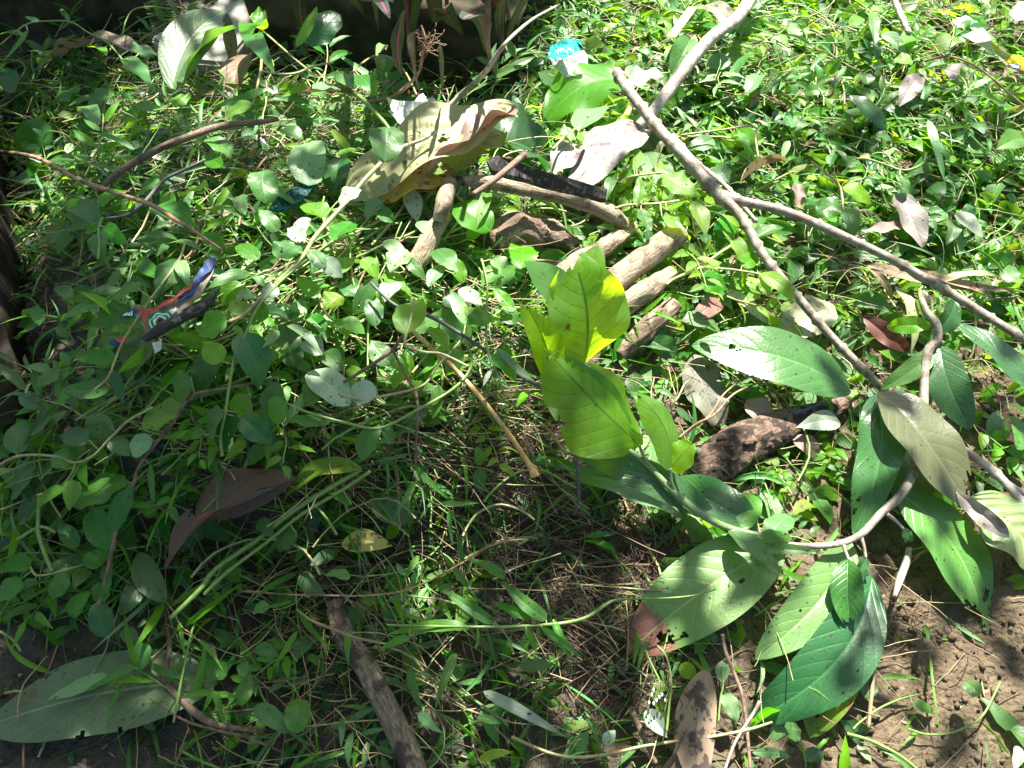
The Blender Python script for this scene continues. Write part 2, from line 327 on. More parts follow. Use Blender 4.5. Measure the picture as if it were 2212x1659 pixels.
def tube(mb, pts, rad, sides=8, rough=0, seed=0, mi=0, tint=0, caps=True, M=None, nodes=()):
    V = []; UV = []; Fc = []; n = len(pts); ref = Vector((.13, .21, .97)).normalized(); acc = 0
    for i, p in enumerate(pts):
        d = (pts[min(i+1, n-1)]-pts[max(i-1, 0)])
        if d.length < 1e-7: d = Vector((0, 1, 0))
        d.normalize(); a = d.cross(ref)
        if a.length < .1: a = d.cross(Vector((1, 0, 0)))
        a.normalize(); b = a.cross(d); ref = b
        r = rad[i] if isinstance(rad, list) else rad
        if i: acc += (p-pts[i-1]).length
        nr = r
        for j in range(sides):
            th = 6.28318*j/sides; q = a*math.cos(th)+b*math.sin(th); rr = nr
            if rough: rr *= 1+rough*noise.noise(Vector((q.x*1.3+seed, q.y*1.3+acc*22, q.z*1.3)))*1.6+rough*.6*noise.noise(Vector((q.x*3+seed, q.y*3+acc*80, q.z*3)))+(rough*.7*noise.noise(Vector((q.x*7+seed, q.y*7+acc*200, q.z*7))) if sides > 30 else 0)
            v = p+q*rr
            V.append(M @ v if M else v); UV.append((j/sides*2*math.pi*r*20, acc*20))
    for i in range(n-1):
        for j in range(sides):
            k = (j+1) % sides; Fc.append((i*sides+j, i*sides+k, (i+1)*sides+k, (i+1)*sides+j))
    if caps: Fc.append(tuple(range(sides))[::-1]); Fc.append(tuple((n-1)*sides+j for j in range(sides)))
    mb.add(V, Fc, UV, mi, tint)
def stemline(pl, h, r, n=6):
    """pl: photo points, h: heights, r: radii in photo pixels"""
    m = len(pl); hs = h if isinstance(h, (list, tuple)) else [h]*m; rs = r if isinstance(r, (list, tuple)) else [r]*m
    if len(hs) == 2 and m != 2: hs = [hs[0]+(hs[1]-hs[0])*i/(m-1) for i in range(m)]
    if len(rs) == 2 and m != 2: rs = [rs[0]+(rs[1]-rs[0])*i/(m-1) for i in range(m)]
    w = [P(u, v, hs[i]) for i, (u, v) in enumerate(pl)]
    rr = [Vector((rs[i]*pxm(w[i]), 0, 0)) for i in range(m)]
    return smooth(w, n), [max(x.x, .0003) for x in smooth(rr, n)]
def put_stem(name, pl, h, r, mat, label=None, cat=None, sides=8, rough=.06, parent=None, n=6, group=None, node=0, seed=1):
    pts, rad = stemline(pl, h, r, n)
    o0 = parent.matrix_basis.translation if parent else pts[0].copy()
    if node:                                                            # swollen rings along a cane
        acc = 0; nx = node*.6; P2 = []; R2 = []; rs = random.Random(seed)
        for i in range(len(pts)-1):
            seg = (pts[i+1]-pts[i]).length; k = max(1, int(seg/.004))
            for j in range(k):
                t = j/k; q = pts[i].lerp(pts[i+1], t); rr = rad[i]*(1-t)+rad[i+1]*t; acc += seg/k
                f = 1
                if acc > nx: f = 1.42; nx = acc+node*rs.uniform(.7, 1.35)
                P2.append(q); R2.append(rr*f)
        P2.append(pts[-1]); R2.append(rad[-1]); pts, rad = P2, R2
    mb = MB(); tube(mb, [p-o0 for p in pts], rad, sides, rough, seed)
    o = mb.obj(name, MATS[mat], parent, None if parent else Matrix.Translation(o0))
    if label: tag(o, label, cat, group)
    return o
def patch(name, outline, off, mat, parent=None, thickn=.0008, crk=.0015):
    """thin sheet with real thickness; outline in photo points, off a height or one per point"""
    offs = off if isinstance(off, (list, tuple)) else [off]*len(outline)
    pts = [P(u, v, offs[i]) for i, (u, v) in enumerate(outline)]
    o0 = parent.matrix_basis.translation if parent else pts[0].copy()
    bm = bmesh.new(); vs = [bm.verts.new(p-o0) for p in pts]
    es = [bm.edges.new((vs[i], vs[(i+1) % len(vs)])) for i in range(len(vs))]
    bmesh.ops.triangle_fill(bm, edges=es, use_beauty=True)
    bmesh.ops.subdivide_edges(bm, edges=bm.edges[:], cuts=2, use_grid_fill=True)
    for v in bm.verts: v.co.z += crk*noise.noise(v.co*60)+crk*noise.noise(v.co*150)
    g = bmesh.ops.extrude_face_region(bm, geom=bm.faces[:])
    for v in g['geom']:
        if isinstance(v, bmesh.types.BMVert): v.co.z -= thickn
    bmesh.ops.recalc_face_normals(bm, faces=bm.faces[:])
    me = bpy.data.meshes.new(name); bm.to_mesh(me); bm.free(); me.materials.append(MATS[mat]); me.uv_layers.new(name='UVMap')
    o = bpy.data.objects.new(name, me); link(o)
    if parent: o.parent = parent
    else: o.matrix_basis = Matrix.Translation(o0)
    return o
# ---------------------------------------------------------------- the ground: one sheet
def axis(lo, hi, st, far):
    a = []; x = lo
    while x < hi: a.append(x); x += st
    g = st; x = hi
    while x < far: a.append(x); g *= 1.35; x += g
    a.append(far); g = st; x = lo-st
    while x > -far: a.insert(0, x); g *= 1.35; x -= g
    a.insert(0, -far); return a
xs, ys = axis(-1.2, 1.2, .006, 60), axis(.12, 1.8, .006, 60)
gm = MB(); nx = len(xs)
gv = [Vector((x, y, height(x, y)+crumble(x, y))) for y in ys for x in xs]
gf = [(j*nx+i, j*nx+i+1, (j+1)*nx+i+1, (j+1)*nx+i) for j in range(len(ys)-1) for i in range(nx-1)]
gm.add(gv, gf, [(p.x, p.y) for p in gv])
tag(gm.obj('ground', MATS['soil']), 'dark muddy soil under the cut weeds', kind='structure')
# ---------------------------------------------------------------- canes, branches, sticks
LANDMARKS = []
def stick(name, pl, h, r, mat, label, cat, **kw):
    o = put_stem(name, pl, h, r, mat, label, cat, **kw); return o
def thing(name, u, v, label, cat, group=None, h=0):
    e = empty(name, P(u, v, h)); tag(e, label, cat, group); return e
stick('branch', [(1632,-30),(1600,30),(1517,102),(1417,233),(1372,282),(1345,305)], [.06,.06,.055,.05,.03,.02], [14,14,14,13,12,9], 'canepale', 'thick pale grey branch running down from the top edge under the forked cane', 'branch', sides=14, rough=.1)
fc = thing('forked_cane', 1330, 150, 'long grey brown forked cane with ringed joints and a snapped fibrous upper end', 'cane')
put_stem('stem', [(1332,155),(1350,185),(1372,215),(1420,275),(1465,325),(1510,375),(1552,420),(1600,468),(1650,553),(1730,650),(1800,732),(1882,815),(1912,848)], [.10,.10,.10,.10,.095,.085,.08,.07,.065,.055,.045,.03,.01], [11,11,11.5,12,13,13.5,14,11,10,9.5,9,9,8], 'cane', sides=14, rough=.05, parent=fc, node=.038, seed=3)
put_stem('side_branch', [(1552,420),(1600,434),(1680,452),(1760,482),(1900,547),(2000,602),(2100,662),(2230,745)], [.082,.078,.075,.07,.06,.055,.05,.05], [12,10.5,10,10,9.5,9,9,9], 'cane', sides=14, rough=.05, parent=fc, node=.05, seed=5)
for k in range(7): put_stem('splinter', [(1333+k*2,158-k),(1322+k*4,142+(k%3)*7)], [.1,.108], [2.2,.6], 'straw', parent=fc, sides=4, seed=k)
stick('thin_cane', [(1452,292),(1500,347),(1560,395),(1600,440),(1635,480)], .05, [6,6,5,5,4], 'canepale', 'slim straight cane lying just behind the forked cane', 'cane', node=.05)
lc = thing('lower_cane', 2000, 880, 'smooth grey cane forking into two at the right edge of the picture', 'cane')
put_stem('stem', [(1975,860),(2007,900),(2050,948),(2110,992),(2160,1032),(2225,1102)], [.02,.025,.03,.03,.03,.03], [8,9,9,9,9.5,8], 'canepale', parent=lc, sides=12, node=.05, seed=8)
put_stem('side_branch', [(2158,1030),(2190,1052),(2230,1078)], .03, [6.5,6,6], 'canepale', parent=lc, node=.05, seed=9)
# the big leafy branch
lb = thing('leafy_branch', 1995, 870, 'arching grey brown branch with large glossy teak-like leaves, green shoot at its far end', 'branch')
put_stem('stem', [(1990,645),(2000,672),(2022,700),(2024,735),(2006,755),(1998,800),(1995,870),(1987,960),(1972,1022),(1945,1070),(1900,1112),(1858,1155),(1800,1177),(1720,1178),(1640,1168)], [.10,.10,.10,.09,.085,.075,.07,.065,.06,.055,.05,.05,.05,.05,.05], [6,8,9,9,10,9,9.5,10,10,9.5,9,8,7,6.5,6], 'cane', sides=12, rough=.09, parent=lb)
put_stem('stem', [(2006,752),(1985,775),(1965,795)], [.085,.07,.05], [8,6,4], 'cane', parent=lb)
put_stem('shoot', [(1665,1160),(1610,1150),(1560,1135),(1510,1108),(1455,1062),(1405,1010),(1372,982),(1330,958),(1295,945)], [.05,.055,.06,.07,.08,.09,.095,.095,.09], [6.5,6.5,7.5,8,7.5,6.5,6,5,4], 'stemshoot', parent=lb, sides=10, rough=.04)
for pl, hh in (([(1458,1062),(1450,1040),(1449,1012)],[.08,.09,.1]), ([(1405,1010),(1390,985),(1381,962)],[.09,.1,.11]), ([(1858,1155),(1866,1180),(1870,1205)],[.05,.045,.04]), ([(1820,1172),(1826,1190),(1834,1210)],[.05,.05,.05]), ([(1915,1110),(1935,1125),(1952,1143)],[.05,.04,.04])):
    put_stem('petiole', pl, hh, [5,3.6,3.2], 'stemshoot' if pl[0][0] < 1500 else 'canepale', parent=lb)
def L(*a, **k): k.setdefault('det', 3); k.setdefault('kind', 'big'); k.setdefault('pucker', .004); return put_leaf(*a, **k)
Z = dict(parent=lb)
tag(L(1690,1172,1352,1402,176, mat='bigpale', h=(.035,.02), roll=4, bites=((-.35,.32,.04),(-.5,.8,.09),(-.7,.72,.05),(.3,.5,.012)), arch=.05, fold=.06, curl=.2, wave=.02, bend=.03, twist=.1, nv=10, **Z), 'broad green leaf lying flat with a dry brown tip and bite holes')
tag(L(1838,1172,1645,1415,118, mat='biggreen', h=(.03,.03), roll=-8, bites=((.3,.62,.03),), arch=.06, fold=.14, curl=.3, wave=.02, bend=-.12, twist=0, nv=10, **Z), 'pale green leaf with a bright shine and thin shadow stripes')
L(1832,1208,1838,1362,72, mat='shiny', h=(.05,.045), roll=20, bites=((-.4,.93,.2),(.7,.95,.16)), arch=.08, fold=.5, curl=.1, **Z)
L(1872,1205,1845,1262,34, mat='shiny', h=(.045,.04), roll=-35, fold=.3, **Z)
tag(L(1884,1246,1622,1560,150, mat='deep', h=(.03,.012), roll=-6, bites=((-.85,.52,.02),(-.8,.6,.016),(-.6,.47,.014)), arch=.10, fold=.12, curl=.35, wave=.02, bend=-.22, twist=0, nv=9, **Z), 'large dark bluish green leaf curving left, its colour darkened for shade')
tag(L(1838,1400,1756,1590,118, mat='ygreen', h=(.012,.002), roll=0, bites=((.1,.78,.06),), arch=.06, fold=.35, curl=.3, wave=.04, nv=8, bend=.08, **Z), 'yellow green leaf with rusty spots under the dark leaf')
L(1945,1062,2152,1362,122, mat='biggreen', h=(.035,.012), roll=-5, bites=((-.5,.8,.07),(.7,.86,.14),(.95,.93,.15),(.8,.78,.06)), arch=.06, fold=.1, curl=.3, wave=.03, bend=-.14, nv=11, twist=.2, **Z)
tag(L(1896,846,2114,1090,104, mat='brownolive', h=(.075,.05), roll=-12, arch=.10, fold=.16, curl=.3, wave=.03, bend=.12, nv=9, bites=((-.9,.86,.12),), **Z), 'brownish olive shiny leaf hanging below the joint')
tag(L(1893,850,1846,1145,106, mat='shiny', h=(.06,.03), roll=14, arch=.06, fold=.1, curl=.2, wave=.07, bend=-.16, nv=9, bites=((.55,.78,.05),(.75,.85,.06)), **Z), 'dark green wavy leaf with ragged holes near its tip')
tag(L(1838,846,1508,728,112, mat='shiny', h=(.045,.05), roll=-4, arch=.08, fold=.07, curl=.3, wave=.02, bend=.05, nv=9, bites=((.1,.78,.05),(-.1,.74,.03)), **Z), 'large dark green leaf with a small hole, pointing left towards the logs')
L(2030,748,2103,922,88, mat='shiny', h=(.07,.045), roll=18, arch=.1, fold=.12, curl=.4, bend=.18, nv=8, **Z)
L(2022,756,1908,835,48, mat='grey', h=(.08,.06), roll=-10, arch=.08, fold=.2, nv=8, **Z)
L(1948,838,1975,1000,70, mat='dark', h=(.03,.02), roll=0, nv=8, **Z)
L(2062,650,2018,722,52, mat='dark', h=(.085,.09), roll=-24, arch=.1, fold=.25, nv=7, **Z)
L(2060,655,2050,712,36, mat='shiny', h=(.085,.07), roll=30, arch=.1, fold=.2, nv=7, **Z)
L(2011,704,1916,708,36, mat='bright', h=(.09,.06), roll=-18, arch=.12, fold=.25, nv=7, **Z)
L(1962,975,1968,1118,104, mat='biggreen', h=(.03,.01), roll=10, nv=9, **Z)
tag(L(1262,786,1236,538,176, mat='glow', kind='long', h=(.03,.15), roll=6, arch=.06, fold=.14, curl=.2, bend=.1, bites=((-.55,.97,.24),(-.15,.93,.12),(.5,.72,.012)), nv=9, twist=.1, **Z), 'tall bright yellow green leaf standing upright with a chewed top')
L(1270,640,1288,531,72, mat='glow', h=(.10,.155), roll=-8, arch=.05, fold=.05, nv=8, **Z)
tag(L(1255,735,1152,560,90, mat='glowdark', h=(.03,.10), roll=10, arch=.06, fold=.1, nv=9, **Z), 'green leaf half hidden behind the tall bright leaf')
tag(L(1188,822,1130,648,72, mat='glow', h=(.03,.12), roll=-14, arch=.08, fold=.3, curl=.2, bites=((.6,.93,.2),(.9,.78,.12)), nv=7, bend=.1, **Z), 'torn yellow green leaf to the left of the tall bright leaf')
tag(L(1382,964,1186,748,166, mat='glow', kind='long', wave=.05, h=(.09,.12), roll=10, arch=.05, fold=-.22, curl=.15, bites=((.75,.74,.12),(.95,.86,.14),(-.9,.6,.04)), nv=9, bend=-.14, twist=.1, **Z), 'wide glowing yellow green leaf with a notch torn from its upper edge')
L(1356,960,1205,770,84, mat='glowdark', h=(.07,.10), roll=-32, arch=.05, fold=.15, nv=8, **Z)
L(1292,948,1196,822,62, mat='glowdark', h=(.06,.08), roll=-10, arch=.08, fold=.3, nv=8, bend=.2, **Z)
tag(L(1449,1016,1378,846,60, mat='glow', h=(.09,.13), roll=14, arch=.08, fold=-.3, curl=.2, nv=8, bend=.2, bites=((-.6,.97,.15),), **Z), 'narrow bright leaf folded lengthwise above the green shoot')
L(1449,1014,1492,958,62, mat='glow', h=(.09,.12), roll=-10, kind='round', nv=5, **Z)
L(1545,1118,1242,962,66, mat='shiny', h=(.05,.065), roll=-8, arch=.07, fold=.12, curl=.3, nv=10, **Z)
L(1480,1116,1248,1004,66, mat='biggreen', h=(.035,.04), roll=16, arch=.1, fold=.25, bites=((.5,.62,.08),(.2,.6,.05),(.75,.8,.09)), nv=10, **Z)
L(1640,1162,1425,1022,82, mat='shiny', h=(.04,.05), roll=10, arch=.08, fold=.14, bites=((.2,.6,.02),(-.1,.4,.02),(.4,.75,.025)), nv=10, **Z)
L(1590,1148,1632,1056,76, mat='green', h=(.05,.05), roll=-10, arch=.1, fold=.1, nv=7, **Z)
L(1662,1166,1706,1112,56, mat='biggreen', h=(.045,.04), roll=-25, arch=.1, fold=.1, nv=6, **Z)
L(1640,1186,1776,1196,24, mat='grey', h=(.055,.06), roll=10, kind='lance', bites=((.9,.97,.3),), **Z)
L(1630,1168,1714,1160,30, mat='green', h=(.055,.05), roll=-20, **Z)
L(1574,1146,1686,1246,34, mat='grey', h=(.06,.065), roll=-22, kind='lance', bites=((-.5,.6,.1),), **Z)
L(1952,1143,1968,1172,24, mat='grey', h=(.04,.03), kind='round', det=2, bites=((.5,.9,.2),), **Z)
# ---------------------------------------------------------------- logs and wood in the middle
def log(pl, h, r, mat, label, rough=.2, seed=1, endmat=None, cat='log', sides=22, name='log', n=10):
    return put_stem(name, pl, h, r, mat, label, cat, sides=sides, rough=rough, n=n, seed=seed)
log([(1302,632),(1340,598),(1400,553),(1468,500)], [.02,.03,.045,.06], [25,27,27,25], 'logpale', 'smooth pale round log, the upper one of the pile beside the tall bright leaf', .1, 2)
log([(1312,678),(1360,652),(1410,618),(1452,588)], [.02,.03,.04,.045], [20,22,21,13], 'logpale', 'pale log with a splintered end, between the round log and the split log', .25, 4)
log([(1336,768),(1375,730),(1420,690),(1458,655)], [.0,.01,.02,.03], [15,23,24,17], 'logbrown', 'brown split log with a ragged end, lowest of the pile beside the tall bright leaf', .22, 7)
log([(1200,600),(1260,560),(1330,520),(1372,488)], [.02,.03,.03,.03], [20,19,17,8], 'logpale', 'weathered tapering root behind the round log', .25, 9, name='root')
log([(1062,520),(1110,500),(1170,512),(1240,540)], [.0,.0,.0,.0], [28,42,44,26], 'logbrown', 'big brown lump of rough bark under the curved pale limb', .35, 12, name='bark_lump', sides=28)
log([(1000,392),(1050,394),(1110,402),(1200,420),(1275,442),(1320,462),(1352,490)], [.05,.05,.055,.06,.06,.055,.04], [11,15,17,18,18,19,13], 'logpale', 'curved pale limb with a cut end, lying under the black plank', .1, 5, name='limb')
pk = patch('plank', [(1052,345),(1075,335),(1180,372),(1312,408),(1308,428),(1285,424),(1170,396),(1060,366)], [.09,.10,.10,.095,.085,.085,.085,.09], 'char', thickn=.008)
tag(pk, 'flat blackened plank lying across the curved pale limb', 'plank')
stick('stick', [(1022,420),(1060,395),(1100,362),(1134,333)], [.09,.10,.11,.115], [6,7,7,7], 'twigbrown', 'brown stick with a cut end resting against the blackened plank', 'stick')
log([(970,395),(958,440),(945,478)], [.05,.06,.05], [16,19,12], 'logpale', 'short broken pale stick below the large dead yellow leaf', .18, 15, name='broken_stick', cat='stick', sides=14)
log([(972,452),(935,500),(912,545),(890,580)], [.03,.035,.03,.02], [12,20,21,20], 'logpale', 'thicker pale stick end under the short broken stick', .18, 16, name='broken_stick', cat='stick', sides=14)
rl = log([(1478,1040),(1530,1005),(1600,965),(1680,925),(1760,895),(1832,868)], [-.005,.0,.003,.006,.006,.004], [20,44,46,38,26,12], 'rotten', 'crumbling rotten dark brown log on the soil left of the leafy branch', .11, 21, name='rotten_log', sides=64, n=34)
for i, (u, v, r) in enumerate(((1622,952,14),(1560,945,10),(1590,990,9))):
    put_stem('bark_flake', [(u-r,v+r*.5),(u,v),(u+r,v+2)], .03, [r*.3,r*.8,r*.3], 'rotten', parent=None, label=('loose knob','dark flake','small dark flake')[i]+' of rotten bark stuck on top of the rotten log', cat='bark', rough=.5, seed=i)
log([(722,1300),(745,1375),(790,1440),(832,1520),(868,1600),(905,1685)], [.005,.008,.01,.012,.012,.012], [18,23,25,26,26,26], 'patchy', 'patchy log with peeling dark bark at the bottom edge, half buried in weeds', .12, 31)
stick('branch', [(212,413),(250,378),(300,345),(350,318),(400,298),(450,280),(505,268),(560,264),(600,257)], [.04,.045,.05,.055,.055,.055,.05,.045,.04], [6,7.5,8,8,8,8,7.5,6,5], 'twigbrown', 'curved brown branch lying on the shaded pile at upper left', 'branch', sides=10, rough=.1)
stick('twig', [(-12,326),(77,340),(167,387),(245,415),(327,443),(380,475),(420,500),(480,540)], [.04,.05,.06,.06,.065,.06,.06,.05], [4,4.5,5,5,5,4.5,4,3], 'twigred', 'long reddish twig slanting down from the left edge', 'twig', rough=.1)
ys_ = stick('knobbed_stick', [(893,716),(930,750),(975,789),(1020,838),(1062,889),(1098,936),(1129,982),(1148,1012),(1156,1030)], [.06,.07,.08,.085,.09,.09,.09,.09,.09], [5,5.5,5.5,5.5,5.5,5.5,6,8,11.5], 'twigyellow', 'straight yellow brown stick with a knobbed lower end in the centre', 'stick', rough=.03)
tw = thing('vine_twig', 850, 660, 'thin black leafless twig bent sharply downwards beside the bright leaves', 'twig')
put_stem('stem', [(800,610),(855,660),(925,682),(990,718),(1055,762),(1135,819),(1205,859),(1222,895),(1244,959),(1249,1025),(1249,1080),(1240,1112)], [.06,.07,.08,.085,.09,.09,.10,.095,.09,.08,.06,.04], [3,3.5,4,4,4,4,4.5,4,4,3.5,3.5,3], 'twigdark', parent=tw)
put_stem('tendril', [(1135,819),(1128,835),(1140,850),(1160,846),(1178,852),(1195,848)], .085, 1.6, 'twigdark', parent=tw)
stick('twig', [(742,826),(800,790),(849,755),(862,735),(880,715)], [.06,.07,.075,.08,.08], [3.5,4,4.5,3.5,3], 'twigbrown', 'grey brown twig rising to the round glowing leaf', 'twig')
stick('twig', [(850,758),(865,790),(882,819),(897,845),(902,880),(900,940),(898,1002)], [.075,.075,.07,.07,.07,.06,.05], [3,3,3.5,3.5,3.2,3,4], 'twigbrown', 'thin brown twig hanging straight down left of the knobbed stick', 'twig')
stick('root', [(362,1355),(366,1400),(358,1440),(362,1478),(393,1513),(430,1545),(467,1566),(520,1575),(570,1580)], .012, [5,6,7,8,8,8,8,7,5], 'twigbrown', 'thick dark brown bent root over the tip of the huge grey green leaf', 'root', rough=.15)
stick('branch', [(965,235),(1002,200),(1030,175),(1052,150),(1078,112),(1100,85),(1150,42),(1208,10)], [.03,.06,.10,.14,.18,.2,.22,.2], [6,6.5,6.5,6,5,4,3,2.5], 'canepale', 'knotty grey branch slanting up in the dark gap at the top', 'branch', rough=.14)
stick('stem', [(1054,-20),(1054,40),(1053,90),(1060,130),(1072,170)], [.27,.22,.18,.12,.05], [6,6,6,5,4], 'twigbrown', 'dark upright stem at the top edge beside the knotty grey branch', 'stem')
rt = thing('uprooted_root', 905, 150, 'dry brown root with a frayed root ball standing up in the dark gap', 'root')
put_stem('stem', [(770,222),(800,219),(850,208),(885,180),(905,155),(912,120),(918,85),(910,55)], [.03,.03,.05,.09,.13,.17,.19,.2], [3,3,3.5,3.5,3.5,3,3,2], 'twigred', parent=rt, rough=.2)
mb = MB(); rs = random.Random(4)
for k in range(34):
    p = P(925+rs.uniform(-7,8), 90+rs.uniform(-18,20), .18); pts = [p]
    d = Vector((rs.uniform(-1,1), rs.uniform(-1,1), rs.uniform(-1,.6))).normalized()
    for j in range(6): d = (d+Vector((rs.uniform(-1,1), rs.uniform(-1,1), rs.uniform(-1,1)))*.5).normalized(); pts.append(pts[-1]+d*.0035)
    tube(mb, [q-rt.matrix_basis.translation for q in pts], .0005, 3)
mb.obj('rootlets', MATS['roots'], rt, Matrix())
stick('stick', [(1560,1370),(1568,1410),(1590,1465),(1604,1506),(1614,1580),(1622,1680)], .02, 4.2, 'twigbrown', 'upright brown stick rising from the bottom edge left of the large dark leaf', 'stick')
stick('stick', [(1642,1515),(1625,1545),(1590,1600),(1565,1665)], [.03,.025,.02,.015], [4.5,3.5,3,3], 'canepale', 'short grey stick crossing the upright brown stick', 'stick')
stick('runner', [(1105,1592),(1150,1612),(1200,1630),(1251,1636),(1320,1628),(1384,1613),(1470,1600),(1551,1589),(1620,1575),(1668,1560)], .022, [4,3.5,3.5,3.5,3.8,3.5,3.8,3.5,3.2,2.6], 'stempale', 'long pale runner stem crossing the mottled dead leaf at the bottom', 'stem', rough=.05)
stick('stick', [(1914,1340),(1903,1375),(1894,1406),(1884,1489),(1876,1572)], .014, [3.5,4,4,4.5,4], 'straw', 'dry jointed stalk standing beside the large dark leaf on bare soil', 'stalk')
stick('twig', [(1964,1185),(1958,1215),(1945,1250),(1932,1290)], .012, [7,8,8,5], 'canepale', 'stubby grey twig on soil under the right-hand long leaf', 'twig', rough=.12)
stick('twig', [(1467,945),(1505,915),(1544,895),(1584,852),(1640,826),(1700,803)], .045, [2.2,2.4,2.4,2.4,2.2,1.8], 'twigred', 'thin reddish twig between the rotten log and the large dark green leaf', 'twig')
stick('twig', [(1475,940),(1530,900),(1565,850),(1622,805)], .04, 2, 'twigred', 'shorter reddish twig forking off beside the grey mottled dead leaf', 'twig')
stick('twig', [(1552,815),(1600,822),(1650,790),(1600,770)], .03, 1.5, 'twigdark', 'fine dark twig under the large dark green leaf', 'twig')
stick('cane', [(1925,-20),(1940,20),(1964,72)], .03, [6.5,6.5,6], 'canepale', 'short pale cane at the top edge right of the thick branch', 'cane')
stick('stick', [(1366,1540),(1385,1580),(1400,1612),(1418,1650)], .01, [7,7,6,5], 'twigbrown', 'short dull brown stick on the mud left of the mottled dead leaf', 'stick')
stick('twig', [(444,345),(400,366),(353,390),(317,432),(290,455),(267,467),(227,472)], .05, [3,3.5,4,4,4,3.5,3], 'twigdark', 'dark crooked twig under the curved brown branch', 'twig', rough=.15)
stick('twig', [(296,1492),(340,1520),(400,1557),(470,1578),(533,1593),(617,1628)], .015, [2.5,2.8,3,3.2,3,2.5], 'twigbrown', 'thin twig crossing the tip of the huge grey green leaf', 'twig')
stick('straw', [(640,1315),(672,1340),(709,1355),(770,1378),(835,1391)], .045, [2.5,3,3.5,3.2,2.5], 'straw', 'pale dry stalk lying across the head of the patchy log', 'straw')
stick('straw', [(530,1276),(620,1284),(742,1287),(800,1286),(859,1279),(925,1256),(1000,1215),(1075,1173),(1140,1165)], .055, [1.6,2,2,2,2,2.2,2.4,2.6,2], 'twigred', 'long thin arching reddish stalk over the straw in the lower middle', 'straw')
stick('stalk', [(1997,132),(2051,122),(2114,147),(2174,197),(2225,240)], [.02,.05,.06,.05,.03], 2.2, 'twigred', 'thin arched reddish stalk at the right beside the yellow wrapper', 'stalk')
stick('stalk', [(1961,1574),(2000,1586),(2051,1584),(2095,1566),(2127,1540),(2161,1472)], .01, 2.2, 'stemgreen', 'fine green curved stalk on bare soil at lower right', 'stalk')
stick('stalk', [(1830,1585),(1880,1600),(1940,1630),(1985,1665)], .012, 3.6, 'stemgreen', 'thicker green stalk running off the bottom edge at lower right', 'stalk')
stick('tube', [(1366,212),(1360,232),(1351,252)], .03, 7.5, 'yellowtube', 'short bright yellow tube under the snapped end of the forked cane', 'tube', rough=0)
stick('twine', [(1715,893),(1740,886),(1765,876),(1792,871)], .03, [1.8,2.6,2,1.4], 'bluetwine', 'frayed blue twine on the rotten log', 'twine', rough=.4)
ctc = stick('charred_stick', [(310,735),(345,712),(390,690),(432,668),(460,640)], .05, [7,12,12,11,6], 'char', 'black charred stick on top of the torn printed carton', 'stick', rough=.25)
stick('stalk', [(1470,292),(1550,282),(1627,273),(1632,300),(1638,340)], .04, 2.2, 'stempale', 'pale green stalk bent at a right angle right of the cane crossing', 'stalk')
stick('stalk', [(1290,158),(1255,186),(1240,222),(1252,262)], .03, 1.8, 'straw', 'dry curved stalk below the teal wrapper', 'stalk')
# ---------------------------------------------------------------- dead and fallen big leaves
def D(name, *a, label, cat, **k): return tag(L(*a, name=name, **k), label, cat)
D('dead_leaf', 1116,238,732,398,100, mat='deadyellow', h=(.10,.05), roll=8, arch=.10, fold=.12, curl=.3, wave=.09, bend=-.10, bites=((-.3,.48,.06),(-.1,.45,.03)), nv=8, pucker=.035, label='large dead yellow leaf with a curled brown edge and a chewed hole', cat='dead leaf')
D('dead_leaf', 1118,238,890,366,30, mat='deadbrown', kind='lance', h=(.112,.085), roll=25, arch=.06, fold=.5, curl=.3, bend=-.16, wave=.2, label='curled brown margin folded under the large dead yellow leaf', cat='dead leaf')
D('fallen_leaf', 1092,290,930,392,70, mat='olive', h=(.07,.04), roll=18, label='olive green leaf showing below the large dead yellow leaf', cat='leaf')
D('dead_leaf', 985,390,800,412,60, mat='yellow', h=(.045,.03), roll=24, label='orange yellow leaf underside beneath the large dead yellow leaf', cat='dead leaf')
D('dead_leaf', 1393,282,1238,402,92, mat='deadgrey', h=(.07,.05), roll=-10, arch=.1, fold=.2, curl=.4, wave=.08, pucker=.02, label='whitish grey dead leaf next to the blackened plank', cat='dead leaf')
D('dead_leaf', 1250,310,1200,365,50, mat='deadgrey', h=(.05,.05), roll=15, wave=.1, label='crumpled pale scrap of dead leaf left of the whitish grey leaf', cat='dead leaf')
D('dead_leaf', 640,1035,338,1204,62, mat='deadbrown', h=(.06,.055), roll=28, arch=.1, fold=.55, curl=.3, wave=.07, bites=((.8,.66,.12),(-.2,.8,.03)), nv=12, label='long purplish brown dead leaf folded along its length in the shade', cat='dead leaf')
D('dead_leaf', 640,1030,430,1120,50, mat='deadbrown', h=(.04,.03), roll=-30, arch=.1, fold=.3, label='shaded brown leaf blade lying under the long purplish brown leaf', cat='dead leaf')
D('dead_leaf', 470,1470,-40,1568,178, mat='greyolive', h=(.006,.006), roll=0, arch=.02, fold=.05, curl=.05, wave=.025, bend=.07, nv=9, pucker=.008, kind='ell', bites=((.98,.75,.06),(-.95,.4,.03),(-.97,.55,.04)), label='huge flat grey green leaf on the mud at the lower left corner', cat='dead leaf')
D('dead_leaf', 1524,1446,1508,1705,92, mat='mottled', h=(.02,.02), roll=5, arch=.06, fold=-.35, curl=.1, wave=.04, kind='ell', label='mottled brown dead leaf with a rounded end at the bottom edge', cat='dead leaf')
D('dead_leaf', 1490,1560,1448,1690,42, mat='deadbrown', h=(.012,.012), roll=-50, fold=.5, label='rolled brown leaf edge left of the mottled dead leaf', cat='dead leaf')
D('dead_leaf', 300,112,112,142,44, mat='deadtan', h=(.045,.02), roll=18, arch=.14, fold=.4, label='curled tan dead leaf lying in the dark at upper left', cat='dead leaf')
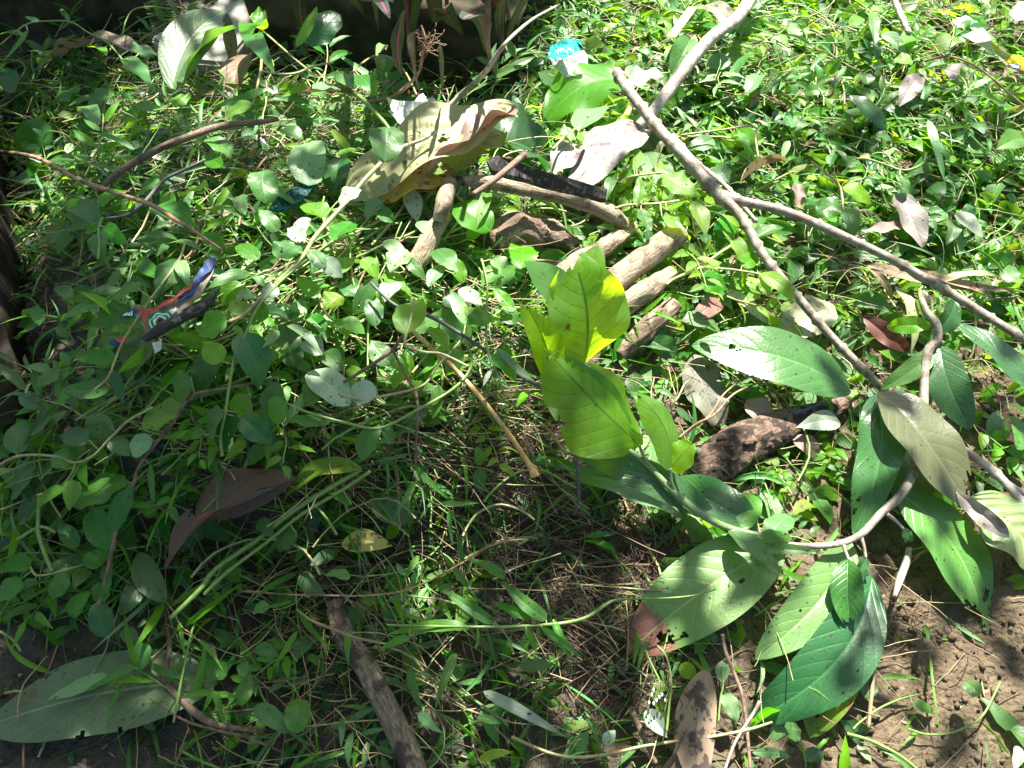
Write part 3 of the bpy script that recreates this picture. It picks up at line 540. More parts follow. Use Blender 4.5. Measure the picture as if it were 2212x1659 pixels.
D('fallen_leaf', 372,192,479,8,92, mat='silvershade', h=(.03,.12), roll=4, arch=.05, fold=.22, curl=.2, wave=.02, bend=-.12, nv=9, label='silvery grey green leaf standing against the pale slab', cat='leaf')
D('fallen_leaf', 395,180,476,30,46, mat='grey', h=(.04,.13), roll=-40, arch=.05, fold=.2, bend=-.15, label='shaded half blade beside the silvery leaf', cat='leaf')
D('dead_leaf', 489,28,506,145,30, mat='deadolive', h=(.11,.03), roll=0, arch=.04, fold=.9, curl=.2, kind='ell', label='narrow rolled olive leaf hanging beside the silvery leaf', cat='dead leaf')
D('dead_leaf', 541,120,488,198,38, mat='deadbrown', h=(.05,.02), roll=20, fold=.3, label='small dark brown leaf below the narrow rolled leaf', cat='dead leaf')
D('dead_leaf', 775,212,640,202,20, mat='deadtan', h=(.06,.07), roll=20, fold=.6, bend=.1, label='slim rusty orange curled leaf over the green leaves at upper left', cat='dead leaf')
D('dead_leaf', 1804,662,1672,742,86, mat='deadyellow', h=(.01,.015), roll=-8, arch=.14, fold=.15, wave=.08, label='pale yellowish dead leaf under the forked cane', cat='dead leaf')
D('dead_leaf', 1500,765,1560,920,88, mat='deadolive', h=(.01,.015), roll=12, arch=.06, fold=.14, wave=.09, bites=((0,.98,.12),(-.8,.45,.06)), label='grey olive mottled dead leaf right of the glowing leaves', cat='dead leaf')
D('dead_leaf', 1610,868,1668,920,52, mat='deadpink', h=(.02,.015), roll=0, wave=.04, label='flat pinkish brown leaf on the end of the rotten log', cat='dead leaf')
D('dead_leaf', 1712,945,1772,988,36, mat='deadpink', h=(.012,.006), roll=10, wave=.06, label='torn pinkish brown leaf below the rotten log', cat='dead leaf')
D('dead_leaf', 1864,682,1962,758,44, mat='deadred', h=(.03,.01), roll=35, arch=.1, fold=.4, wave=.07, label='reddish brown curled leaf left of the hooked branch top', cat='dead leaf')
D('dead_leaf', 1706,348,1598,398,24, mat='deadtan', h=(.04,.02), roll=40, fold=.7, label='folded rusty brown leaf among weeds above the side branch', cat='dead leaf')
D('dead_leaf', 1722,396,1724,446,34, mat='deadpink', h=(.01,.012), label='small pinkish leaf piece just above the side branch', cat='dead leaf')
D('dead_leaf', 1935,418,1994,535,50, mat='deadgrey', h=(.02,.015), roll=-6, wave=.08, label='grey brown torn dead leaf on the right above the side branch', cat='dead leaf')
D('dead_leaf', 1950,486,1858,505,26, mat='deadpink', h=(.012,.012), wave=.1, label='crumpled pink brown leaf left of the grey torn leaf', cat='dead leaf')
D('dead_leaf', 1990,165,1940,232,44, mat='deadgrey', h=(.025,.02), roll=-20, wave=.08, label='grey dead leaf among bright weeds at upper right', cat='dead leaf')
D('dead_leaf', 2040,150,2105,175,34, mat='deadgrey', h=(.02,.012), roll=10, label='dull dark grey leaf near the yellow wrapper', cat='dead leaf')
D('dead_leaf', 738,1176,848,1180,50, mat='yellow', h=(.03,.03), roll=8, arch=.12, fold=.2, kind='acu', label='bright yellow fallen leaf with a brown rim in the lower middle', cat='dead leaf')
D('fallen_leaf', 782,1013,612,1082,38, mat='ygreen', h=(.06,.05), roll=14, arch=.1, fold=.35, bend=.25, label='olive yellow curved leaf above the green stem bundle', cat='leaf')
D('dead_leaf', 782,1030,715,1092,62, mat='deadbrown', h=(.02,.015), label='shaded purplish leaf behind the olive yellow curved leaf', cat='dead leaf')
D('dead_leaf', 2180,1160,2070,1062,40, mat='deadgrey', h=(.05,.06), roll=-30, fold=.4, wave=.08, label='grey curled leaf tip over the pale quilted leaf at right', cat='dead leaf')
D('fallen_leaf', 2095,1075,2260,1225,132, mat='quilt', h=(.03,.02), roll=-4, arch=.08, fold=.06, curl=.2, nv=7, pucker=.03, wave=.05, kind='ell', label='pale quilted green leaf cut by the right edge', cat='leaf')
D('fallen_leaf', 2062,1110,2090,1165,46, mat='deadolive', h=(.015,.01), label='small dull leaf between the long leaf and the pale quilted leaf', cat='leaf')
D('fallen_leaf', 2290,878,2054,694,66, mat='shiny', h=(.05,.06), roll=-6, arch=.08, fold=.1, nv=12, label='long green leaf entering from the right edge', cat='leaf')
D('fallen_leaf', 1362,178,1172,230,92, mat='bright', h=(.045,.03), roll=10, arch=.12, fold=.12, nv=8, bend=.12, label='large shaded green leaf just below the teal wrapper', cat='leaf')
D('fallen_leaf', 1352,186,1438,166,38, mat='white', h=(.05,.05), roll=-10, wave=.09, label='white shining leaf between the snapped cane and the thick branch', cat='leaf')
D('fallen_leaf', 1395,330,1440,440,90, mat='grey', h=(.01,.01), roll=4, label='broad grey green leaf under the cane crossing', cat='leaf')
D('fallen_leaf', 1060,300,1200,330,80, mat='dark', h=(.005,.01), label='broad dark leaf in the gap right of the dead yellow leaf', cat='leaf')
D('fallen_leaf', 665,98,730,22,74, mat='dark', h=(.17,.2), roll=20, label='big dark leaf in the shadow at the top centre', cat='leaf')
D('fallen_leaf', 640,100,685,15,24, mat='grey', h=(.18,.22), roll=60, label='pale folded edge of leaf beside the big dark leaf', cat='leaf')
D('fallen_leaf', 1470,690,1560,712,36, mat='grey', h=(.01,.01), roll=0, label='grey green narrow leaf left of the large dark green leaf', cat='leaf')
D('fallen_leaf', 1405,735,1462,768,48, mat='dark', h=(.012,.012), label='small dark curled leaf below the split log', cat='leaf')
D('dead_leaf', 1495,690,1570,645,40, mat='deadbrown', h=(.012,.012), roll=20, label='dark brown leaf with an orange patch behind the large dark green leaf', cat='dead leaf')
D('fallen_leaf', 1615,205,1648,150,34, mat='pale', h=(.03,.02), label='pale leaf right of the thick branch', cat='leaf')
D('dead_leaf', 1521,12,1580,50,36, mat='deadolive', h=(.04,.04), roll=10, label='dark dry leaf leaning on the thick branch at the top', cat='dead leaf')
D('fallen_leaf', 1490,85,1455,150,56, mat='grey', h=(.03,.03), label='wide grey green leaf left of the thick branch', cat='leaf')
D('leaf_strip', 1568,628,1672,698,24, mat='white', h=(.02,.012), kind='round', fold=.3, label='flat pale leaf strip leading to the pale dead leaf', cat='leaf')
for k, (a, b, c, d, w_) in enumerate(((1872,572,2200,628,26),(1934,618,1986,758,24),(1960,585,2150,640,18),(2030,610,2195,600,14),(1880,580,1935,650,18),(1985,622,1990,695,20))):
    D('corn_husk', a,b,c,d,w_, mat='deadtan' if k % 2 == 0 else 'deadyellow', h=(.03+.004*k,.03), roll=(-1)**k*20, kind='lance', nv=1, wave=.06, pucker=0, label=('longest fibrous strip of dry husk under the side branch', 'pale husk strip leading down to the hooked branch', 'middle husk strip under the side branch', 'frayed husk tip near the right edge', 'short curled husk strip at the left of the husk pile', 'upright pale husk stub above the hooked branch')[k], cat='husk')
# cordyline leaves at the top
cp = thing('cordyline', 860, 10, 'dark ornamental plant with pink-ribbed strap leaves in the shadow at the top', 'plant')
for a in ((872,20,868,165,26),(775,-5,795,60,26),(842,40,820,72,14),(905,75,880,140,16),(1150,-20,1085,78,14),(1000,40,1045,128,40),(960,20,1000,60,36),(830,-10,900,22,40),(1090,-10,1080,95,20),(925,-15,960,35,34),(1010,-20,1090,20,34),(700,-20,650,30,26),(880,-40,850,10,30),(950,95,960,200,10)):
    put_leaf(*a, kind='lance', mat='cordyline', h=(.20,.10), parent=cp, det=2, wave=.05)
for a in ((960,-30),(870,-30),(1090,-30)): put_stem('stem', [a,(a[0]+8,30),(a[0]+12,120)], [.20,.12,.04], 5, 'twigbrown', parent=cp)
# ---------------------------------------------------------------- litter
tc = thing('candy_wrapper', 1225, 120, 'crumpled teal topped clear plastic wrapper beside the shaded green leaf', 'wrapper')
patch('teal_film', [(1184,112),(1190,98),(1203,92),(1222,85),(1240,80),(1254,88),(1256,96),(1262,104),(1240,116),(1215,126),(1195,130),(1184,124)], [.05,.055,.06,.065,.06,.05,.05,.05,.06,.065,.06,.05], 'teal', tc, crk=.004)
patch('clear_film', [(1185,125),(1215,127),(1262,105),(1270,125),(1269,148),(1258,160),(1235,166),(1212,158),(1197,142)], [.06,.075,.07,.065,.06,.055,.05,.055,.06], 'clearfilm', tc, crk=.006)
for k, (a, b) in enumerate(((1200,108),(1206,104),(1212,103),(1219,107),(1226,102),(1232,105))): put_stem('lettering', [(a,b),(a+2,b+6),(a+5,b+2),(a+6,b+9)], .067, 1.0, 'ink_white', parent=tc, sides=4, n=2)
pf = thing('plastic_film', 900, 240, 'crumpled clear plastic film with black soil specks behind the dead yellow leaf', 'plastic')
patch('film', [(835,212),(870,222),(905,210),(935,213),(955,240),(962,268),(940,276),(915,262),(880,258),(850,245)], [.05,.07,.06,.075,.06,.04,.05,.07,.055,.06], 'clearfilm', pf, crk=.008)
patch('film', [(838,240),(880,235),(925,248),(955,275),(900,282),(860,266)], [.03,.05,.04,.03,.03,.04], 'clearfilm', pf, crk=.008)
tag(patch('painted_scrap', [(580,452),(600,425),(640,402),(670,390),(684,396),(660,425),(630,446),(600,456)], .035, 'tealpaint', thickn=.003), 'black scrap with flaking teal paint under the round leaves at left', 'scrap')
CK = .0032
ct = thing('torn_carton', 350, 690, 'torn printed carton in blue and red with a green spiral under the shaded leaves', 'carton')
patch('board', [(262,682),(300,658),(325,668),(360,655),(400,628),(420,600),(450,565),(463,556),(458,592),(430,640),(395,668),(372,690),(352,722),(322,722),(300,690),(285,675)], .030, 'card', ct, .0016, CK)
patch('blue_print', [(247,690),(255,672),(285,668),(297,670),(288,680),(265,686),(252,696)], .034, 'blue', ct, crk=CK)
patch('blue_print', [(400,632),(425,596),(440,570),(458,558),(464,566),(452,588),(430,606),(412,640),(386,652),(383,640)], .0335, 'blue', ct, crk=CK)
patch('red_print', [(301,664),(318,668),(322,690),(327,712),(320,720),(312,700)], .0345, 'red', ct, crk=CK)
patch('red_print', [(322,671),(350,652),(380,640),(404,622),(416,612),(410,628),(385,645),(352,662),(325,680)], .0365, 'red', ct, crk=CK)
patch('red_print', [(318,676),(345,668),(366,676),(370,694),(355,712),(330,718),(320,700)], .033, 'red', ct, crk=CK)
def ring(cu, cv, r0, r1, a0, a1, off, mat):
    o = []; n_ = 14
    for k in range(n_+1): a = R(a0+(a1-a0)*k/n_); o.append((cu+r1*math.cos(a), cv-r1*math.sin(a)*.92))
    for k in range(n_, -1, -1): a = R(a0+(a1-a0)*k/n_); o.append((cu+r0*math.cos(a), cv-r0*math.sin(a)*.92))
    patch('spiral_print', o, off, mat, ct, .0003, CK)
for r0, r1, m_ in ((24,30,'inkgreen'),(20,24,'ink_white'),(15,20,'inkgreen'),(11,15,'ink_white'),(7,11,'inkgreen')): ring(347, 696, r0, r1, 20, 285, .0365+.0002*r0/10, m_)
for k in range(4): patch('lettering', [(268+k*5,684-k),(272+k*5,683-k),(273+k*5,674-k),(270+k*5,675-k)], .0362, 'ink_white', ct, .0002, CK)
patch('blue_print', [(240,735),(268,728),(262,742),(243,742)], .032, 'blue', ct, crk=CK); patch('red_print', [(250,730),(276,722),(270,738),(256,736)], .0345, 'red', ct, crk=CK)
patch('white_print', [(330,740),(350,736),(345,756),(335,762)], .028, 'ink_white', ct, crk=CK); patch('white_print', [(365,672),(378,662),(382,668),(370,680)], .034, 'ink_white', ct, crk=CK)
bd_ = [q_ for q_ in ct.children if q_.name.startswith('board')][0]
for q_ in list(ct.children):
    if q_ is not bd_: q_.parent = bd_
for q_ in (ct, ctc):
    m_ = q_.matrix_basis.translation; q_.matrix_basis = Matrix.Translation(m_+(CAM-m_).normalized()*.03)
rt_ = thing('measuring_tape', 1478, 40, 'pale yellow measuring tape with printed numbers beside the thick branch', 'tape')
tb_ = patch('blade', [(1440,78),(1487,14),(1506,16),(1460,80)], .035, 'tape', rt_)
for k, ch in enumerate('56789'):
    cu = bpy.data.curves.new('t', 'FONT'); cu.body = ch; cu.size = .011; cu.extrude = .0002; to = bpy.data.objects.new('t', cu); link(to)
    me = bpy.data.meshes.new_from_object(to.evaluated_get(bpy.context.evaluated_depsgraph_get())); bpy.data.objects.remove(to)
    me.materials.clear(); me.materials.append(MATS['black_ink']); o = bpy.data.objects.new('numeral', me); link(o); o.parent = tb_
    p = P(1494-k*8, 24+k*11, .0365); a = P(1487, 14, .0365); b = P(1440, 78, .0365); d = (b-a).normalized(); nn = Vector((0, 0, 1)); sx = d
    M = Matrix(((sx.x, nn.cross(sx).x, nn.x, p.x), (sx.y, nn.cross(sx).y, nn.y, p.y), (sx.z, nn.cross(sx).z, nn.z, p.z), (0, 0, 0, 1)))
    o.matrix_basis = Matrix.Translation(-rt_.matrix_basis.translation) @ M
yw = thing('wrapper', 2140, 110, 'twisted yellow and white plastic wrapper with a blue mark at the upper right edge', 'wrapper')
patch('white_side', [(2079,78),(2100,68),(2122,60),(2130,66),(2142,88),(2160,105),(2185,118),(2170,128),(2140,112),(2110,92)], [.03,.04,.05,.05,.055,.055,.05,.04,.035,.03], 'wrapwhite', yw)
patch('yellow_side', [(2138,86),(2152,98),(2188,118),(2225,128),(2225,158),(2205,150),(2180,136),(2150,112)], [.056,.057,.05,.05,.04,.04,.04,.045], 'wrapyellow', yw)
patch('blue_mark', [(2176,136),(2190,137),(2206,142),(2204,149),(2190,147)], [.052,.052,.052,.05,.05], 'blue', yw); patch('white_mark', [(2180,139),(2190,140),(2202,144),(2198,146),(2188,144)], .0535, 'ink_white', yw, .0002)
w2 = thing('wrapper', 2085, 45, 'small white and green folded wrapper near the top right corner', 'wrapper')
patch('white_side', [(2056,44),(2085,34),(2100,40),(2092,56),(2068,60)], .02, 'wrapwhite', w2); patch('green_side', [(2085,40),(2108,44),(2115,52),(2095,58)], .024, 'inkgreen', w2)
tag(patch('paper_scrap', [(2180,30),(2200,5),(2230,2),(2230,40),(2195,44)], [.02,.03,.03,.02,.02], 'ink_white'), 'crumpled white paper scrap in the top right corner', 'paper')
fl = thing('white_flower', 53, 527, 'tiny white star flower in the dark at the left edge', 'flower', h=.02)
for k in range(5):
    a = k*1.2566+.3; put_leaf(53, 527, 53+13*math.cos(a), 527+11*math.sin(a), 6, 'ell', 'white', h=(.02,.022), parent=fl, name='petal')
put_stem('stem', [(53,527),(57,545),(56,560)], .018, .8, 'stempale', parent=fl)
bd = thing('bud_sprig', 1420, 1500, 'sprig of tiny white and lilac buds left of the mottled dead leaf', 'flower sprig')
for k, (a, b) in enumerate(((1408,1500),(1402,1517),(1412,1519),(1418,1512),(1424,1505),(1437,1512),(1412,1490),(1430,1500))):
    put_stem('bud', [(a,b-3),(a,b+1),(a,b+5)], .05, [1.8,2.6,1], 'ink_white', parent=bd, rough=0); put_stem('stalk', [(a,b-3),(a+6,b-22),(1425,1470)], .05, .8, 'stemgreen', parent=bd, sides=4)
for k, (pl, r_) in enumerate((([(1440,1580),(1446,1520),(1450,1470),(1440,1420),(1420,1395)],2.6), ([(1425,1470),(1405,1430),(1395,1405)],2.2))): put_stem('stem', pl, .045, r_, 'stemgreen', parent=bd)
# pale concrete slab and the dark kerb behind the pile
sb = bmesh.new()
top = [P(325,92,.05,False), P(395,48,.05,False), P(462,18,.05,False), P(500,-30,.05,False), P(590,-60,.05,False), P(600,-10,.05,False), P(560,18,.05,False), P(556,60,.05,False), P(490,140,.05,False), P(400,130,.05,False)]
zt = max(p.z for p in top)
vs = [sb.verts.new((p.x, p.y, zt+.006*noise.noise(p*9))) for p in top]; f_ = sb.faces.new(vs)
ex = bmesh.ops.extrude_face_region(sb, geom=[f_])
for v in ex['geom']:
    if isinstance(v, bmesh.types.BMVert): v.co.z -= .16
bmesh.ops.recalc_face_normals(sb, faces=sb.faces[:]); bmesh.ops.bevel(sb, geom=sb.edges[:], offset=.006, segments=2, affect='EDGES')
me = bpy.data.meshes.new('slab'); sb.to_mesh(me); sb.free(); me.materials.append(MATS['concrete']); me.uv_layers.new(name='UVMap')
tag(link(bpy.data.objects.new('concrete_slab', me)), 'pale weathered concrete slab corner at the upper left behind the silvery leaf', 'slab')

# dark kerb walls that hem in the heap at the left and behind it
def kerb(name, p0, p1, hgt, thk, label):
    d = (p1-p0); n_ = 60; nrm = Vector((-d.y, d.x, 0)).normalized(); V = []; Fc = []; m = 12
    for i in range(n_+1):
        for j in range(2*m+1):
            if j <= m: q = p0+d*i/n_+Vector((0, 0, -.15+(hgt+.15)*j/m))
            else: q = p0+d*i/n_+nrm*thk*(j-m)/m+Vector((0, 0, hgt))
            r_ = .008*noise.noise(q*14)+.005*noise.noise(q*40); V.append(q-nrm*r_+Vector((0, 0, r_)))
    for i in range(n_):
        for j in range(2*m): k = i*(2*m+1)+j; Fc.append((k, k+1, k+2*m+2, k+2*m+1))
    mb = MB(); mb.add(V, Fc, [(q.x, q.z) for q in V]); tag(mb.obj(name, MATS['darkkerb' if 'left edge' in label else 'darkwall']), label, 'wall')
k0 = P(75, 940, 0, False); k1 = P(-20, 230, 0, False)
kerb('kerb_wall', Vector((k0.x, k0.y, 0)), Vector((k1.x, k1.y, 0)), .12, .5, 'dark wall face along the left edge')
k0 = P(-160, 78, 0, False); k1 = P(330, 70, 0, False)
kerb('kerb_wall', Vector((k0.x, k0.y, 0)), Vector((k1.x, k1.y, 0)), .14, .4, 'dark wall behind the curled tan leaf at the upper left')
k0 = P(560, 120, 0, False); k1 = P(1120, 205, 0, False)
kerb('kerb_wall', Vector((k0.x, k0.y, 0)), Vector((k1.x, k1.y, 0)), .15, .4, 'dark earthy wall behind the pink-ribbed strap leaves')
# ---------------------------------------------------------------- vines and weeds with their leaves, traced one by one
VINES = [
 ('long pale vine stem slanting from the dead yellow leaf down to the left', [(940,285),(909,303),(852,327),(789,387),(742,443),(682,510),(655,553),(600,609),(533,675),(495,695)], .085, [4,4,4.5,5,5,5,5.5,5,4.5,4], 'stempale'),
 ('bright green vine hanging beside the big dark leaves at left centre', [(720,520),(665,560),(610,605),(560,660),(530,722),(508,770),(500,802),(487,889),(477,942),(480,985)], .09, [3,3,3.2,3.2,3.2,3.5,3.5,3.5,3.2,4], 'stemgreen'),
 ('dark stemmed creeper running down the shaded left side', [(600,815),(510,835),(420,852),(387,892),(367,922),(330,965),(300,1009),(290,1042),(273,1095),(250,1150),(235,1220),(212,1315)], .07, [3,3,3.5,4,4,4,4,4,4,4,4.5,4], 'twigbrown'),
 ('green vine looping below the white shining leaves', [(640,880),(669,892),(742,912),(819,925),(902,885),(972,845),(1009,809),(1019,775),(1005,735)], .075, [3,3,3.2,3.5,3.5,3.5,3.2,3,3], 'stemgreen'),
 ('thin vine through the middle of the white shining leaves', [(730,850),(770,862),(809,859),(909,835),(942,795),(975,759),(1000,730)], .07, 2.8, 'stempale'),
 ('vine crossing the knobbed stick from the round glowing leaf', [(895,645),(885,700),(875,745),(915,760),(955,765),(1012,792)], .09, [2.5,3,3.2,3,3,2.5], 'stempale'),
 ('thin climbing stem above the elbow of the black twig', [(1040,560),(1052,609),(1052,659),(1052,749),(1075,809),(1092,859)], .10, [3,2.8,2.6,2.6,2.4,2], 'stemgreen'),
 ('trailing weed at the left edge with round grey leaves', [(-10,1010),(40,985),(117,985),(160,999),(200,985),(240,945),(277,909),(330,880)], .06, 3, 'stempale'),
 ('short branching weed stem at the lower left', [(163,1002),(150,1030),(120,1060),(80,1069)], .06, 2.6, 'stempale'),
 ('thick green weed stalk near the left edge', [(85,1070),(83,1106),(83,1149),(95,1190),(113,1236)], .05, [4,4.5,5,5,4.5], 'stemgreen'),
 ('small twig with round leaves at the lower left edge', [(37,1166),(87,1138),(120,1150)], .05, [4,3.5,3], 'stemgreen'),
 ('fan of round leaves at the left edge above the mud', [(66,1225),(80,1243),(117,1238),(150,1228)], .05, 2.6, 'stempale'),
 ('bundle of light green grass stems slanting across the lower left', [(780,1014),(720,1050),(630,1106),(560,1163),(467,1229),(433,1273),(367,1336)], .055, [5,5.5,6,6,6,6,5], 'stemgreen'),
 ('second light green grass stem beside the slanting bundle', [(800,1018),(740,1058),(650,1112),(575,1172),(490,1236),(440,1285)], .06, 4, 'stemgreen'),
 ('thin stalk standing over the tip of the huge grey green leaf', [(420,1350),(413,1369),(398,1440),(387,1493),(375,1560)], .03, 2.6, 'stemgreen'),
 ('weed stem bent over at the upper left centre', [(565,130),(563,153),(555,190),(550,213)], .09, 3, 'stempale'),
 ('curving stem running right from the bent weed at upper left', [(563,153),(600,160),(640,158),(678,143),(720,135)], .09, 2.4, 'stempale'),
 ('creeping grass runner over the dark at the upper left corner', [(0,97),(50,57),(83,47),(150,47),(190,70),(233,93),(273,140)], .08, 1.8, 'stemgreen'),
 ('small bamboo-like sprig over the dark bank at upper left', [(265,75),(272,45),(290,20),(330,15),(370,20)], .08, 1.6, 'stemgreen'),
 ('thick green stem above the dead yellow leaf', [(775,207),(800,232),(829,263),(845,285),(859,300)], .09, [4.5,4.5,4.5,4,3.5], 'stemgreen'),
 ('three-leaved sprig left of the whitish grey dead leaf', [(1194,322),(1215,300),(1234,283),(1262,275)], .07, 2.8, 'stempale'),
 ('yellow green sprig behind the round log', [(1330,450),(1354,443),(1417,440),(1450,436),(1484,430)], .075, 2.6, 'stempale'),
 ('lime green sprig arching over the grey broad leaf', [(1340,395),(1357,383),(1400,376),(1434,373)], .08, 2.4, 'stempale'),
 ('lime green branch between the logs and the forked cane', [(1440,615),(1457,602),(1511,579),(1530,565),(1551,549),(1580,530)], .06, 3.2, 'stempale'),
 ('lime green side shoot under the forked cane', [(1511,579),(1550,580),(1594,584),(1651,595),(1700,612)], .06, 2.6, 'stempale'),
 ('weed with three bright leaves above the side branch', [(1754,350),(1785,375),(1811,397),(1820,430),(1821,480)], .04, 2.4, 'stempale'),
 ('arched green runner in the dark hollow at right', [(1850,343),(1871,343),(1910,355),(1944,367),(1970,365),(1994,352),(2000,330)], .04, 2.6, 'stemgreen'),
 ('reddish green grass stalk lying across the lower centre', [(835,1350),(1005,1354),(1115,1353),(1217,1346),(1270,1332),(1310,1305),(1340,1295),(1440,1292),(1500,1286),(1547,1273)], .06, [2,3,3.5,4,4,4,2.4,2,1.8,1.5], 'stemgreen'),
 ('small sprouting weed on the soil at lower right', [(1843,1575),(1858,1560),(1900,1530),(1945,1510),(1985,1500)], .012, 2.2, 'stemgreen'),
 ('green weed right of the mottled dead leaf', [(1552,1560),(1556,1510),(1562,1480),(1560,1440)], .03, 2.2, 'stemgreen'),
 ('thin leafy stem arching over the dark gap at the top', [(745,172),(775,142),(812,120),(850,128),(878,160),(900,205)], .07, 2.2, 'stempale'),
 ('slender stem rising into the dark gap left of the strap leaves', [(560,60),(600,95),(640,130),(690,170)], .08, 2.2, 'stempale'),
 ('rosette weed in the shade below the reddish twig', [(212,560),(215,520),(213,495),(222,470)], .05, 3, 'stemgreen'),
 ('leafy weed around the torn carton', [(180,860),(230,820),(247,782),(270,730),(330,640),(385,565),(400,520)], .055, 2.8, 'stempale'),
]
